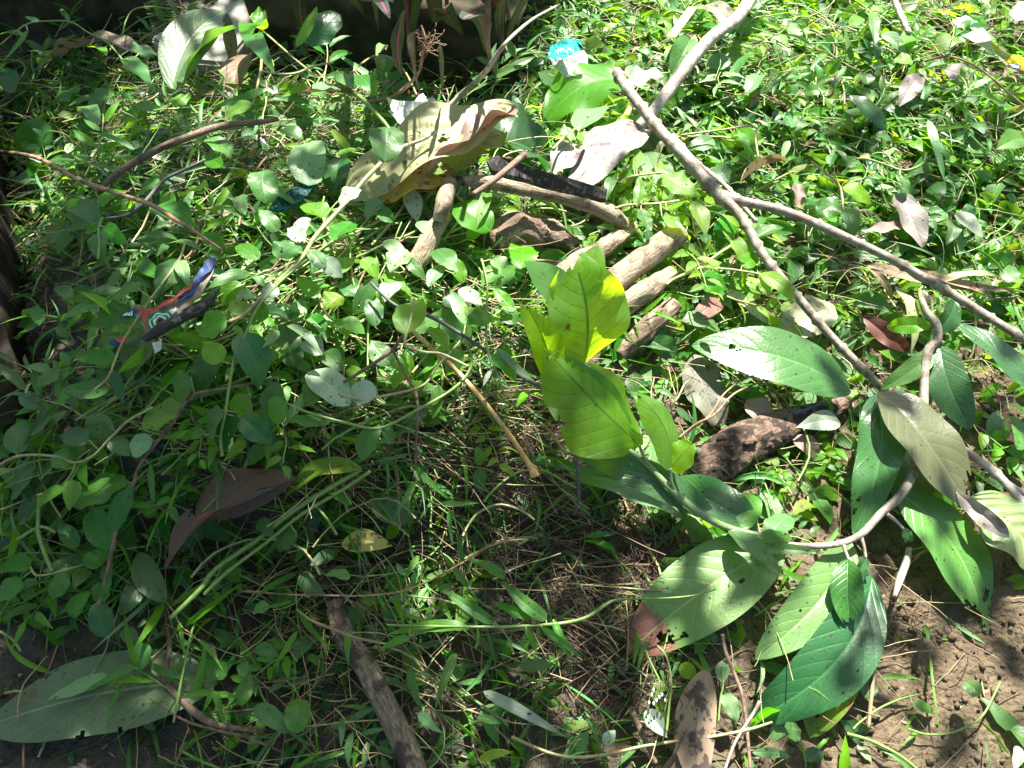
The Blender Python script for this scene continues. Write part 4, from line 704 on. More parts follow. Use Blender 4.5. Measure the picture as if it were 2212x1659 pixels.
LV = """193 708 287 675 45 o g|920 805 300 686 68 x x
287 675 194 705 48 o g|288 808 306 684 70 a olive|243 780 150 768 40 o b|246 778 174 768 40 o g|240 838 138 842 44 o g|246 802 268 872 28 l d
155 850 120 862 28 o g|386 896 303 908 52 o b|226 892 220 966 62 o y|35 980 48 905 58 o y|330 950 280 975 42 r p|238 950 282 986 44 o y
462 758 415 862 56 o d|412 815 372 862 50 o g|490 692 425 716 48 o b|463 750 361 727 30 a b|520 720 562 838 82 o d|636 792 608 690 58 o y
602 824 580 892 55 v y|596 880 554 931 44 o y|481 885 442 956 36 o y|512 890 464 976 50 o d|440 938 380 946 28 o g|277 1040 154 1090 50 e g
281 1045 235 1152 44 e d|324 1000 333 1095 15 l y|155 1002 110 982 48 o y|192 950 130 944 40 o y|258 1010 225 1026 22 o g|90 690 44 736 34 o g
86 702 34 672 22 o g|405 1000 370 1012 25 o g|406 1005 392 1046 15 l g|620 1000 560 1022 40 o d|572 965 533 1006 36 o g|542 590 444 630 28 l g
385 560 333 626 50 o y|386 563 402 606 32 o p|556 640 508 634 26 v p|302 626 233 636 30 o g|572 620 540 594 14 l p|202 1094 236 1192 62 e y
300 1194 356 1302 62 e y|66 1226 -8 1214 48 r g|46 1250 -12 1302 46 o g|76 1250 54 1306 34 o g|140 1236 114 1292 42 r g|495 1205 500 1259 48 r g
210 1300 226 1376 56 r d|318 1390 290 1461 50 o y|232 1460 103 1513 33 o p|270 1356 290 1396 38 o y|225 1256 220 1312 42 o g|442 1440 490 1456 44 r g
520 1525 542 1448 34 a g|550 1526 623 1584 46 o y|650 1510 640 1583 55 r g|550 1400 600 1416 30 o g|456 1497 388 1510 14 s b|458 1495 440 1535 13 s b
462 1492 478 1560 16 s b|465 1500 520 1505 14 s g|580 1305 545 1326 28 o p|757 1247 700 1240 27 o p|905 1540 955 1583 22 s p|1012 1356 835 1350 24 s b
1150 1333 1064 1298 22 s g|1090 1250 1013 1203 22 s g|1180 1340 1088 1250 30 s g|1067 1346 950 1264 26 s g|1045 1494 1226 1592 26 s w|985 1410 940 1532 22 s g
885 1444 912 1536 22 s g|1040 1470 985 1476 14 s g|757 1362 752 1434 16 s b|885 1376 818 1406 18 s b|1030 1550 1084 1557 18 l g|1035 1642 1106 1619 20 a L
1170 1356 1258 1420 18 s g|1137 1360 1160 1412 16 s g|875 722 896 650 72 r L|825 592 891 633 32 a b|813 600 762 674 38 e g|812 706 804 640 42 e y
1000 612 970 544 32 a b|925 620 969 570 30 e p|1005 702 974 620 30 a p|990 625 1041 656 32 e w|930 680 1020 736 56 e y|967 755 921 709 26 a b
1052 676 1018 698 46 r g|1110 665 1064 618 26 a b|664 804 755 880 68 e w|812 838 757 856 50 r w|800 735 846 786 50 v y|820 924 774 992 42 e y
826 930 856 956 32 o y|672 845 610 922 20 l p|628 905 713 914 22 l g|946 830 935 906 28 l g|1040 1004 1029 964 28 o y|1038 1010 1040 1067 28 o g
1272 1022 1082 996 22 l d|800 1088 902 1112 62 e y|1060 800 1044 836 12 l w|1135 846 1115 878 18 o b|1055 770 1126 832 40 a g|1075 752 1162 828 16 s p
213 482 155 434 48 o g|196 490 126 474 38 o g|213 500 215 558 44 o g|225 490 269 522 40 o g|210 495 184 506 18 l g|345 400 284 420 42 o g|330 450 411 486 46 o g
436 410 389 414 36 o L|380 425 338 446 36 o g|100 262 48 332 76 r g|60 335 86 300 40 o b|30 200 8 148 40 o g|95 140 95 104 28 o b|675 304 664 394 74 r p
570 368 574 432 66 r y|522 420 530 466 38 o y|375 212 402 220 26 r b|192 102 231 127 18 l b|300 116 350 114 36 o y|275 126 326 166 36 o g|540 36 576 44 30 r b
560 22 598 46 28 o p|565 64 531 92 32 o b|545 86 590 132 36 o g|60 66 0 132 12 s g|50 80 -6 80 11 s g|150 46 130 4 12 s y|85 47 54 36 11 s p
545 225 479 256 26 o L|650 300 604 275 26 a g|775 406 735 452 40 a w|885 410 901 477 42 o w|665 470 644 513 28 o w|1055 410 1029 490 26 l b
1130 412 1200 380 24 l L|1125 415 1226 466 21 l L|1060 500 980 440 70 e g|1125 581 1128 515 64 r b|870 250 989 236 22 s b|756 326 709 276 18 s L
730 335 786 318 14 s b|870 321 795 294 24 l w|835 274 830 334 76 r y|815 125 820 161 25 o g|812 118 836 100 18 o p|745 160 766 186 40 o y
778 164 812 191 40 o g|675 192 736 195 18 s p|740 340 720 402 60 r d|600 200 554 194 18 l w|1120 212 1099 226 34 r d|1250 285 1326 240 38 e p
1253 287 1291 326 36 o b|1240 290 1209 290 34 o p|1365 275 1326 268 28 o L|1430 285 1394 262 18 l L|1432 380 1510 417 46 a L|1485 425 1531 420 22 a L
1500 440 1530 500 38 a L|1430 470 1501 511 32 o L|1375 446 1380 380 24 l b|1385 455 1406 500 26 o g|1417 370 1446 347 20 a L|1375 370 1344 378 16 o b
1440 455 1491 434 26 o L|1325 385 1315 421 26 o g|1370 370 1375 320 20 l L|1620 525 1692 489 30 a g|1560 470 1586 512 30 o g|1580 520 1626 582 44 a L
1540 300 1494 322 40 r y|1300 90 1262 95 28 o L|1525 135 1581 129 36 e p|1575 175 1650 98 18 s g|1515 605 1571 620 44 o g|1640 590 1721 652 32 a L
1645 595 1661 641 30 o L|1600 585 1608 616 28 o L|1540 580 1529 554 28 o b|1602 575 1642 544 35 o b|1785 780 1833 800 24 o y|1815 913 1726 920 44 a w
1820 405 1886 438 30 a L|1815 440 1759 466 44 o g|1828 450 1846 511 42 o g|1765 384 1743 383 14 r L|1710 276 1696 244 26 r y|1712 280 1739 256 30 r y
2045 460 1989 470 36 o y|2050 475 2050 522 34 o y|2090 470 2090 440 30 o y|2065 460 2127 506 30 o w|1760 446 1744 424 36 o g|1705 304 1689 346 17 l p
2214 300 2148 326 50 a b|2125 210 2181 210 34 o b|1995 216 2000 176 28 o y|1875 182 1859 154 30 o y|1885 24 1896 92 25 l y|1835 56 1866 29 28 o L
1970 130 1929 136 32 o L|1990 80 1944 96 40 o b|1905 74 1961 117 24 s p|1835 206 1926 266 30 e d|1890 290 1931 303 14 l y|2005 260 2052 392 20 s p
1945 380 1963 421 20 l y|2175 612 2190 569 38 o y|2190 900 2196 972 45 r y|1875 1512 1855 1424 44 a y|1970 1520 2026 1536 26 o g|1710 1560 1716 1601 35 r g
2085 1474 2116 1500 34 r y|2000 1350 2005 1383 14 o g|1625 1625 1712 1636 22 l p|1560 1476 1565 1424 28 a p|1905 1465 1991 1467 13 s b|2200 1612 2189 1662 26 o w
1395 1535 1440 1592 40 a w|1305 1608 1329 1577 28 o w|1470 1436 1506 1466 35 o L|1265 1160 1337 1150 15 l g|1120 1440 1197 1434 30 e y|1560 1500 1600 1560 34 o p
1195 1338 1240 1430 16 s g|1330 1190 1262 1162 14 s g|1000 1220 985 1150 12 s g|1010 1270 960 1190 16 s g|905 1200 870 1258 14 s b|720 1190 670 1222 30 o y
700 1130 755 1116 40 o g|640 1150 600 1190 36 o y|650 1240 700 1285 40 o y|760 1090 700 1050 26 o g|560 1120 590 1160 34 o g|520 900 590 960 60 o d
450 300 500 340 36 o g|480 360 430 330 34 o g|190 240 250 200 34 o g|210 270 160 230 32 o y|130 220 180 180 30 o g|330 240 290 200 28 o g
600 500 560 450 36 o y|640 440 600 400 40 o y|560 560 510 520 36 o g|480 540 440 500 34 o g|300 560 350 600 34 o g|120 620 160 660 30 o d
850 480 800 440 32 a g|830 520 880 560 30 o p|760 560 720 600 34 a b|700 580 660 540 30 o p|780 640 730 610 32 a g|690 640 640 600 34 o b
700 720 660 680 40 o g|740 690 790 720 36 a b|900 480 940 520 30 a p|880 560 920 600 28 o g|1060 560 1100 600 34 a p|1010 520 1050 480 30 a b
950 560 990 590 26 l p|1080 620 1110 560 30 a g|880 800 840 760 36 a b|700 760 650 740 34 o w|620 760 580 740 36 o L|560 780 520 760 30 o b
90 880 40 850 36 o d|60 940 110 900 40 o d|30 1060 80 1010 44 o y|40 1120 90 1080 40 o d|170 1180 120 1130 40 o d|180 1220 240 1190 40 o g
330 1160 380 1110 40 o d|400 1080 350 1040 44 o d|520 1060 470 1020 40 o d|440 1130 500 1170 40 o d|300 1260 260 1330 44 o d|150 1330 190 1280 40 o g
700 470 650 440 40 a b|760 480 720 520 42 o g|820 430 790 470 36 a p|600 560 640 520 46 e y|520 610 480 660 48 o b|580 660 540 700 44 o g|650 700 620 650 46 e y|700 760 740 800 46 o y
760 720 720 690 40 a b|820 660 780 640 40 o g|950 690 900 720 44 e y|1000 760 960 800 40 a g|880 540 840 580 46 a p|940 540 980 590 44 o g|1080 580 1040 620 42 a b|1110 700 1090 650 40 o g
620 870 580 910 48 o g|540 860 500 900 50 o b|690 840 650 880 44 a g|560 800 590 750 46 e g|480 780 440 740 50 o b|430 720 400 760 44 o g|860 610 830 650 38 a w|700 560 740 600 40 o w
660 520 620 490 36 a w|780 560 820 600 38 a L|500 680 540 650 36 a L|960 640 1000 680 40 a w|1040 700 1000 660 36 a L|880 800 850 840 36 a b|740 640 700 670 36 a L|600 620 560 650 38 o w"""
SH = {'o': 'ovate', 'e': 'ell', 'r': 'round', 'a': 'acu', 'l': 'lance', 's': 'grass', 'v': 'obov'}
MT = {'g': 'green', 'b': 'bright', 'L': 'lime', 'y': 'grey', 'p': 'pale', 'w': 'white', 'd': 'dark', 'olive': 'olive'}
CN = {'g': 'mid green', 'b': 'bright green', 'L': 'yellow green', 'y': 'greyish green', 'p': 'pale green', 'w': 'white shining', 'd': 'dark green', 'olive': 'dull olive'}
SN = {'o': 'oval', 'e': 'elliptic', 'r': 'round', 'a': 'pointed', 'l': 'narrow', 's': 'grass-like', 'v': 'blunt'}
MARKS = [('silvery leaf', 430,110), ('pale concrete slab', 430,40), ('curled tan dead leaf', 200,125), ('curved brown branch', 380,305), ('long reddish twig', 250,415), ('teal painted scrap', 630,420),
 ('torn carton', 350,680), ('charred stick', 390,690), ('dead yellow leaf', 930,320), ('broken pale sticks', 940,480), ('curved pale limb', 1180,420), ('bark lump', 1130,510), ('round log', 1380,570),
 ('whitish grey dead leaf', 1310,340), ('teal wrapper', 1225,120), ('thick grey branch', 1520,100), ('cane crossing', 1400,260), ('forked cane', 1650,555), ('side branch', 1850,525), ('yellow wrapper', 2150,110),
 ('grey torn dead leaf', 1965,480), ('dry husk', 2050,610), ('knobbed stick', 1030,850), ('black twig', 1205,860), ('tall bright leaf', 1240,660), ('rotten log', 1650,950), ('large dark green leaf', 1680,790),
 ('mottled dead leaf', 1515,1560), ('large dark leaf', 1740,1420), ('brown-tipped broad leaf', 1500,1290), ('patchy log', 820,1500), ('huge grey green leaf', 200,1540), ('long purplish leaf', 490,1120),
 ('slanting grass stems', 560,1165), ('yellow fallen leaf', 790,1172), ('grass stalk', 1100,1352), ('white flower', 53,527), ('round glowing leaf', 885,685), ('bent root', 400,1510), ('bare soil', 2060,1450), ('hooked branch top', 2010,700), ('arched reddish stalk', 2080,130), ('clear plastic film', 900,240)]
USED = {}
def where(u, v):
    m = min(MARKS, key=lambda q: math.hypot(q[1]-u, q[2]-v)); dx, dy = u-m[1], v-m[2]
    if math.hypot(dx, dy) < 26: s = 'on'
    elif abs(dx) > 2.2*abs(dy): s = 'left of' if dx < 0 else 'right of'
    elif abs(dy) > 2.2*abs(dx): s = 'above' if dy < 0 else 'below'
    else: s = ('above' if dy < 0 else 'below')+(' and left of' if dx < 0 else ' and right of')
    return s+' the '+m[0]
def unique(lab, u, v):
    if lab not in USED: USED[lab] = 1; return lab
    if len(lab.split()) > 14: lab = lab.replace(' and left of', '').replace(' and right of', '')
    if lab not in USED: USED[lab] = 1; return lab
    for extra in ('smaller ', 'another ', 'further ', 'second ', 'third ', 'fourth '):
        if extra+lab not in USED: USED[extra+lab] = 1; return extra+lab
    return lab
vines = []
for lab, pl, h, r, m in VINES:
    if 380 < pl[len(pl)//2][0] < 1120 and pl[len(pl)//2][1] < 960: h = h+.012
    e = thing('vine' if 'grass' not in lab else 'grass_stalk', *pl[0], lab, 'vine' if 'grass' not in lab else 'grass'); e['_t'] = 0; del e['_t']
    pts, rad = stemline(pl, h, r); o0 = e.matrix_basis.translation
    mb = MB(); tube(mb, [p-o0 for p in pts], rad, 7, .1, len(vines)); mb.obj('stem', MATS[m], e, Matrix())
    vines.append((e, pl, h))
def nearest(u, v):
    best = (1e9, None)
    for e, pl, h in vines:
        for i in range(len(pl)-1):
            (a, b), (c, d) = pl[i], pl[i+1]; l2 = (c-a)**2+(d-b)**2; t = max(0, min(1, ((u-a)*(c-a)+(v-b)*(d-b))/l2)); x, y = a+t*(c-a), b+t*(d-b)
            k = math.hypot(x-u, y-v)
            if k < best[0]: best = (k, e, x, y, h)
    return best
loose = []
rs = random.Random(11)
for row in LV.replace('\n', '|').split('|')[2:]:
    q = row.split()
    if len(q) != 7 or q[5] == 'x': continue
    u, v, tu, tv, w_ = map(float, q[:5]); s, m = q[5], q[6]; b = nearest(u, v); det = 2 if w_ > 18 else 1
    serr = .05 if s == 'r' and rs.random() < .6 else 0
    bites = tuple((rs.uniform(-.9,.9), rs.uniform(.2,.9), rs.uniform(.02,.05)) for _ in range(rs.choice((0,0,0,1,2))))
    fold = rs.uniform(.1, .35) if s in 'als' else rs.uniform(.02, .22)
    hero = w_ > 60
    if b[0] < 38:
        h = b[4]; dh = rs.uniform(-.02, .01)
        put_leaf(u, v, tu, tv, w_, SH[s], MT[m], h=(h, h+dh), parent=b[1], det=det, serr=serr, bites=bites if det > 1 else (), fold=fold, pucker=.005 if det > 1 else 0)
        if b[0] > 2: put_stem('petiole', [(b[2], b[3]), ((b[2]+u)/2, (b[3]+v)/2+1), (u, v)], h, [1.8,1.4,1.3], 'stempale', parent=b[1], sides=5, n=2)
    else:
        h = rs.uniform(.012, .035)*(1 if u < 1250 else .7)+(.014 if 380 < u < 1150 and v < 1000 else .006)
        nm = 'long_leaf' if s == 's' else 'weed_leaf'
        o = put_leaf(u, v, tu, tv, w_, SH[s], MT[m], h=(h, h+rs.uniform(-.01,.015)), det=det, serr=serr, bites=bites if det > 1 else (), fold=fold, name=nm, pucker=.005 if det > 1 else 0)
        cu, cv = (u+tu)/2, (v+tv)/2
        lab = unique(('large ' if w_ > 50 else 'small ' if w_ < 28 else '')+CN[m]+' '+SN[s]+(' blade ' if s == 's' else ' weed leaf ')+where(cu, cv), cu, cv)
        tag(o, lab, 'leaf' if s != 's' else 'grass blade')
# ---------------------------------------------------------------- cut weed sprigs: each its own thing, copied from templates
def tmpl(kind, seed):
    rs = random.Random(seed); e = empty('weed_sprig', (0, 0, -30)); parts = []
    Ls = {'broad': .11, 'herb': .10, 'tiny': .06, 'grassy': .12, 'lance': .12}[kind]
    pts = []; p = Vector((0, 0, 0)); d = Vector((1, 0, .12)).normalized()
    for i in range(9): pts.append(p.copy()); d = (d+Vector((0, rs.uniform(-.25,.25), rs.uniform(-.12,.1)))).normalized(); p += d*Ls/8
    mb = MB(); tube(mb, pts, [.0013*(1-.06*i) for i in range(9)], 5, .1, seed); parts.append(('stem', mb, 'stemgreen' if rs.random() < .6 else 'stempale'))
    nleaf = {'broad': 7, 'herb': 8, 'tiny': 10, 'grassy': 5, 'lance': 7}[kind]
    for k in range(nleaf):
        i = min(8, 1+int(k/nleaf*8)); base = pts[i]; side = 1 if k % 2 else -1; a = rs.uniform(.6, 1.25)*side
        if k == nleaf-1: a *= .2
        dr = Vector((math.cos(a), math.sin(a), rs.uniform(-.1, .35))).normalized()
        l = {'broad': rs.uniform(.03,.046), 'herb': rs.uniform(.022,.036), 'tiny': rs.uniform(.012,.02), 'grassy': rs.uniform(.05,.09), 'lance': rs.uniform(.04,.06)}[kind]
        wd = l*{'broad': .54, 'herb': .38, 'tiny': .75, 'grassy': .12, 'lance': .24}[kind]
        mm = MB(); M = frame(base+dr*.004, base+dr*(l+.004), rs.uniform(-35,35))
        sh = {'broad': 'ovate', 'herb': 'acu', 'tiny': 'round', 'grassy': 'grass', 'lance': 'lance'}[kind]
        blade(mm, l, wd, sh, 9, 3, fold=rs.uniform(.1,.4), arch=rs.uniform(.02,.12), curl=rs.uniform(0,.5), twist=rs.uniform(-.4,.4), wave=rs.uniform(.01,.05), seed=seed*31+k, M=M, bend=rs.uniform(-.1,.1))
        parts.append(('leaf', mm, None))
    return e, parts
KM = {'broad': ('green','grey','bright','dark'), 'herb': ('green','bright','pale','grey','lime'), 'tiny': ('bright','lime','grey'), 'grassy': ('grass','bright'), 'lance': ('green','grey','pale','bright')}
TM = []
for ki, kind in enumerate(('broad','herb','tiny','grassy','lance')):
    for s in range(3):
        e, parts = tmpl(kind, ki*10+s+1)
        for mt in KM[kind]:
            TM.append((kind, mt, [(n_, mb_.mesh(kind+'_'+n_, [MATS[m_ or mt]])) for n_, mb_, m_ in parts]))
        bpy.data.objects.remove(e)
KN = {'broad': 'broad-leaved', 'herb': 'pointed-leaved', 'tiny': 'tiny round-leaved', 'grassy': 'grassy', 'lance': 'narrow-leaved'}
COLN = {'green': 'mid green', 'grey': 'greyish green', 'bright': 'bright green', 'dark': 'dark green', 'pale': 'pale green', 'lime': 'yellow green', 'grass': 'green'}
rs = random.Random(5); cnt = 0; tries = 0; placed = []
while cnt < 270 and tries < 9000:
    tries += 1; u = rs.uniform(-20, 2230); v = rs.uniform(-10, 1670)
    k = lerpgrid(WEED, u, v)
    if rs.random() > k*k*1.05+.015: continue
    if math.hypot(u-350, (v-680)*1.3) < 105 or math.hypot(u-900, v-330) < 70: continue
    if 480 < u < 1150 and 400 < v < 900 and rs.random() < .65: continue
    if any((u-a)**2+(v-b)**2 < (38 if v < 500 else 52)**2 for a, b in placed): continue
    right = u > 1180
    kinds = ['herb','tiny','lance','herb','grassy','broad'] if right else ['broad','broad','herb','grassy','lance']
    if v > 950: kinds = ['herb','grassy','lance','grassy','tiny','grassy'] if u > 350 or v > 1250 else ['broad','herb','grassy','lance']
    kind = rs.choice(kinds)
    opts = [t for t in TM if t[0] == kind]
    if v > 700 and u < 600: opts = [t for t in opts if t[1] not in ('pale', 'lime')] or opts
    kind, mt, ms = rs.choice(opts); placed.append((u, v)); cnt += 1
    e = empty('weed_sprig' if kind != 'grassy' else 'grass_sprig', (0, 0, 0))
    p = P(u, v, rs.uniform(-.012, .01)); q = P(u+5, v, 0); sc = rs.uniform(.6, 1.05)*(.85 if right else .9)
    yaw = rs.uniform(0, 6.283); e.matrix_basis = Matrix.Translation(p) @ Matrix.Rotation(rs.uniform(-.35,.35), 4, 'X') @ Matrix.Rotation(rs.uniform(-.3,.3), 4, 'Y') @ Matrix.Rotation(yaw, 4, 'Z') @ Matrix.Scale(sc, 4)
    tag(e, unique(COLN[mt]+' '+KN[kind]+' cut weed sprig '+where(u, v), u, v), 'weed', 'cut weed sprigs strewn over the heap')
    for n_, me_ in ms:
        o = bpy.data.objects.new(n_, me_); link(o); o.parent = e
def sprig_at(u, v, hh, kind, mt, sc, yaw, rs):
    e = empty('weed_sprig', (0, 0, 0)); p = P(u, v, hh); n0, me = 0, [t for t in TM if t[0] == kind and t[1] == mt]
    e.matrix_basis = Matrix.Translation(p) @ Matrix.Rotation(rs.uniform(-.4,.4), 4, 'X') @ Matrix.Rotation(rs.uniform(-.3,.5), 4, 'Y') @ Matrix.Rotation(yaw, 4, 'Z') @ Matrix.Scale(sc, 4)
    tag(e, unique(COLN[mt]+' '+KN[kind]+' cut weed sprig '+where(u, v), u, v), 'weed', 'cut weed sprigs strewn over the heap')
    for n_, me_ in rs.choice(me)[2]:
        o = bpy.data.objects.new(n_, me_); link(o); o.parent = e
rs = random.Random(61)
for u, v in ((1340,400),(1372,432),(1400,405),(1432,450),(1462,478),(1490,455),(1400,480),(1450,410),(1510,560),(1545,600),(1590,560),(1570,640),(1480,540),(1330,470),(1660,640),(1300,80),(1480,30),(1700,60)):
    sprig_at(u, v, rs.uniform(.015,.05), 'herb', 'lime', rs.uniform(.75,1.15), rs.uniform(0,6.28), rs)
for u, v in ((575,170),(620,195),(655,160),(700,185),(740,205),(790,195),(840,175),(890,215),(950,190),(1000,215),(1060,205),(600,130),(1020,160),(690,130),(200,90),(120,80),(60,110),(300,90)):
    sprig_at(u, v, rs.uniform(.0,.06), *rs.choice((('grassy','grass'),('lance','green'),('grassy','bright'),('herb','green'),('lance','grey'))), rs.uniform(.7,1.2), rs.uniform(0,6.28), rs)
for k in range(24):
    t = rs.random(); u = 1080-620*t+rs.gauss(0, 90); v = 430+330*t+rs.gauss(0, 75)
    if 1150 < u or math.hypot(u-350, v-690) < 90: continue
    sprig_at(u, v, rs.uniform(-.02,.005), *rs.choice((('herb','bright'),('lance','bright'),('herb','pale'),('lance','pale'),('herb','green'),('herb','lime'))), rs.uniform(.7,1.15), rs.gauss(3.9, .8), rs)
# ---------------------------------------------------------------- what nobody could count
def jit(rs, a): return Vector((rs.uniform(-a, a), rs.uniform(-a, a), rs.uniform(-a, a)))
def scatter(n, grid, seed, pw=1.0):
    rs = random.Random(seed); out = []
    while len(out) < n:
        x = rs.uniform(-1.3, 1.3); y = rs.uniform(.1, 2.0); u, v, d = project(Vector((x, y, height(x, y))))
        if u < -350 or u > 2560 or v < -250: continue
        if rs.random() < lerpgrid(grid, u, v)**pw: out.append((x, y, u, v, rs))
    return out
lm = ['green','grey','bright','pale','dark','lime','olive','deadtan']; mb = MB()
for x, y, u, v, rs in scatter(14500, WEED, 21, 1.4):
    T = thick(x, y); z = height(x, y)+rs.uniform(.0, 1)**1.3*T; right = u > 1180
    l = rs.choice((.014,.02,.026,.036,.046))*rs.uniform(.8,1.2)*(1.15 if right else 1.05); wd = l*rs.choice((.52,.42,.3,.22,.56)); a = rs.uniform(0, 6.283)
    d = Vector((math.cos(a), math.sin(a), rs.uniform(-.5, .5))).normalized(); B = Vector((x, y, z))
    M = frame(B, B+d*l, rs.gauss(0, 38))
    wts = (5,3,4.5,1.8,1,2.6,.8,.5) if right else (5,2.6,2.6,1,2.4,.9,.7,.4)
    blade(mb, l, wd, rs.choice(('ovate','acu','lance','ell','obov')), 4, 1, fold=rs.uniform(.05,.5), arch=rs.uniform(0,.12), curl=rs.uniform(-.3,1.2), twist=rs.uniform(-1.2,1.2), wave=.05, bend=rs.uniform(-.25,.25), seed=rs.randrange(999), mi=rs.choices(range(8), wts)[0], tint=rs.random(), M=M)
tag(mb.obj('weed_clippings', [MATS[k] for k in lm]), 'layer of small cut green leaves covering the heap', 'weeds', kind='stuff')
GRASSG = [[min(1, .7*a+.5*b)*(.45 if i_ > 6 else 1) for i_, (a, b) in enumerate(zip(r1, r2))] for r1, r2 in zip(WEED, STRAW)]
mb = MB()
for x, y, u, v, rs in scatter(7000, GRASSG, 22, 1):
    T = thick(x, y); z = height(x, y)+rs.uniform(0, 1.1)*T; l = rs.uniform(.03, .10); a = rs.uniform(0, 6.283); d = Vector((math.cos(a), math.sin(a), rs.uniform(-.25, .4))).normalized(); B = Vector((x, y, z))
    blade(mb, l, rs.uniform(.0016, .006), 'grass', 6, 1, fold=.4, arch=rs.uniform(-.05,.2), curl=rs.uniform(0,.5), twist=rs.uniform(-1,1), wave=0, bend=rs.uniform(-.3,.3), seed=1, mi=rs.choices((0,1,2),(5,3,1))[0], tint=rs.random(), M=frame(B, B+d*l, rs.gauss(0, 50)))
tag(mb.obj('grass', [MATS['grass'], MATS['bright'], MATS['pale']]), 'thin green grass blades mixed through the weeds', 'grass', kind='stuff')
mb = MB()
for x, y, u, v, rs in scatter(5200, STRAW, 23, 1.5):
    T = thick(x, y)+.015; z = height(x, y)+rs.uniform(0, 1.0)*T; a = rs.gauss(-.25, .9); l = rs.uniform(.03, .13)*(.7 if u > 1250 else 1)
    d = Vector((math.cos(a), math.sin(a), rs.uniform(-.15,.15))); p = Vector((x, y, z)); pts = [p.copy()]; n_ = 6; k = rs.uniform(.05,.45)
    for j in range(n_): d = (d+jit(rs, k)*.7).normalized(); d.z *= .5; p = p+d*l/n_; p.z = max(p.z, height(p.x, p.y)+.002); pts.append(p.copy())
    tube(mb, pts, rs.uniform(.0003, .0009), 3, 0, 0, mi=rs.choices((0,1,2,3),(4,3,2,2))[0], tint=0, caps=False)
tag(mb.obj('dry_stalks', [MATS['straw'], MATS['roots'], MATS['stempale'], MATS['twigbrown']]), 'tangle of dry stalks and thin stems in the heap', 'straw', kind='stuff')
WIRY = [[.2,.5,.5,.6,.2,.2,.4,.5,.5,.5,.4,.3],[.6,.9,.8,.8,.8,.6,.4,.4,.4,.4,.5,.4],[.4,.8,.8,1,1,.7,.4,.4,.3,.3,.4,.4],[.1,.5,.9,1,1,1,.5,.3,.3,.3,.3,.3],
        [.1,.5,.9,1,1,1,.3,.3,.3,.3,.2,.2],[.4,.8,.9,1,.9,.7,.2,.3,.3,.3,.2,.1],[.6,.7,.6,.9,.9,.8,.2,.1,.1,.1,.02,.02],[.2,.4,.4,.6,.7,.6,.2,.1,.1,.1,.02,.02],[.1,.2,.3,.3,.3,.3,.2,.1,.1,.1,.02,.02]]
mb = MB()
for x, y, u, v, rs in scatter(1150, WIRY, 41, 1.3):
    if math.hypot(u-350, v-680) < 110: continue
    T = thick(x, y); z = height(x, y)+T*rs.uniform(.5, 1.0)+rs.uniform(0, .03); a = rs.gauss(.75, .8); l = rs.uniform(.06, .2)
    d = Vector((math.cos(a), math.sin(a), rs.uniform(-.1,.2))); p = Vector((x, y, z))-d*l/2; pts = [p.copy()]; w_ = rs.uniform(-.25,.25)
    for j in range(10): d = (d+jit(rs, .22)+Vector((-d.y, d.x, 0))*w_).normalized(); d.z = d.z*.7-.03; p = p+d*l/10; p.z = max(p.z, height(p.x, p.y)+.004); pts.append(p.copy())
    tube(mb, pts, rs.choice((.0006,.0008,.0012,.0016)), 4, 0, 0, mi=rs.choices((0,1,2),(5,4,1))[0], caps=False)
rs = random.Random(43)
for k in range(120):
    t = rs.random(); u = 1010-500*t+rs.gauss(0, 60); v = 330+400*t+rs.gauss(0, 50); l = rs.uniform(60, 210); a = math.atan2(430, -560)+rs.gauss(0, .4); n_ = 8; hh = rs.uniform(.0, .04); w_ = rs.gauss(0, .1)
    pts = []
    for j in range(n_+1): pts.append(P(u, v, hh+rs.uniform(-.003,.003))); a += w_+rs.gauss(0, .06); u += math.cos(a)*l/n_; v += math.sin(a)*l/n_; hh = max(0, hh-.001)
    tube(mb, smooth(pts, 2), rs.choice((.0007,.001,.0013,.0018)), 5, .1, k, mi=rs.choices((0,1,2),(4,5,1))[0], caps=False)
tag(mb.obj('wiry_stems', [MATS['stempale'], MATS['stemgreen'], MATS['twigred']]), 'tangle of thin green stems winding over the heap', 'stems', kind='stuff')
mb = MB(); rs = random.Random(29)
ROOTC = [(1330,1180,150,80,1500),(1300,1380,150,130,1300),(1130,960,150,110,900),(1100,1180,200,60,900),(480,330,150,60,900),(700,1250,160,60,500),(620,990,120,60,300),(1400,1480,120,80,300),(1950,1340,90,60,120)]
for cu, cv, ru, rv, n_ in ROOTC:
    for k in range(n_//2):
        p = P(rs.gauss(cu, ru*.5), rs.gauss(cv, rv*.5), rs.uniform(-.03, .02)); d = jit(rs, 1).normalized(); pts = [p]
        for j in range(6): d = (d+jit(rs, .7)).normalized(); d.z *= .6; q = pts[-1]+d*rs.uniform(.003,.008); q.z = max(q.z, height(q.x, q.y)+.001); pts.append(q)
        tube(mb, pts, rs.uniform(.0002, .0005), 3, caps=False, mi=rs.choice((0,0,1)))
tag(mb.obj('fine_roots', [MATS['rootsdark'], MATS['roots']]), 'mats of fine curly roots pulled up with the weeds', 'roots', kind='stuff')
BARE = [[max(0, 1-x*1.1) for x in r] for r in WEED]
mb = MB(); ico = bmesh.new(); bmesh.ops.create_icosphere(ico, subdivisions=1, radius=1); iv = [v.co.copy() for v in ico.verts]; ifc = [tuple(v.index for v in f.verts) for f in ico.faces]; ico.free()
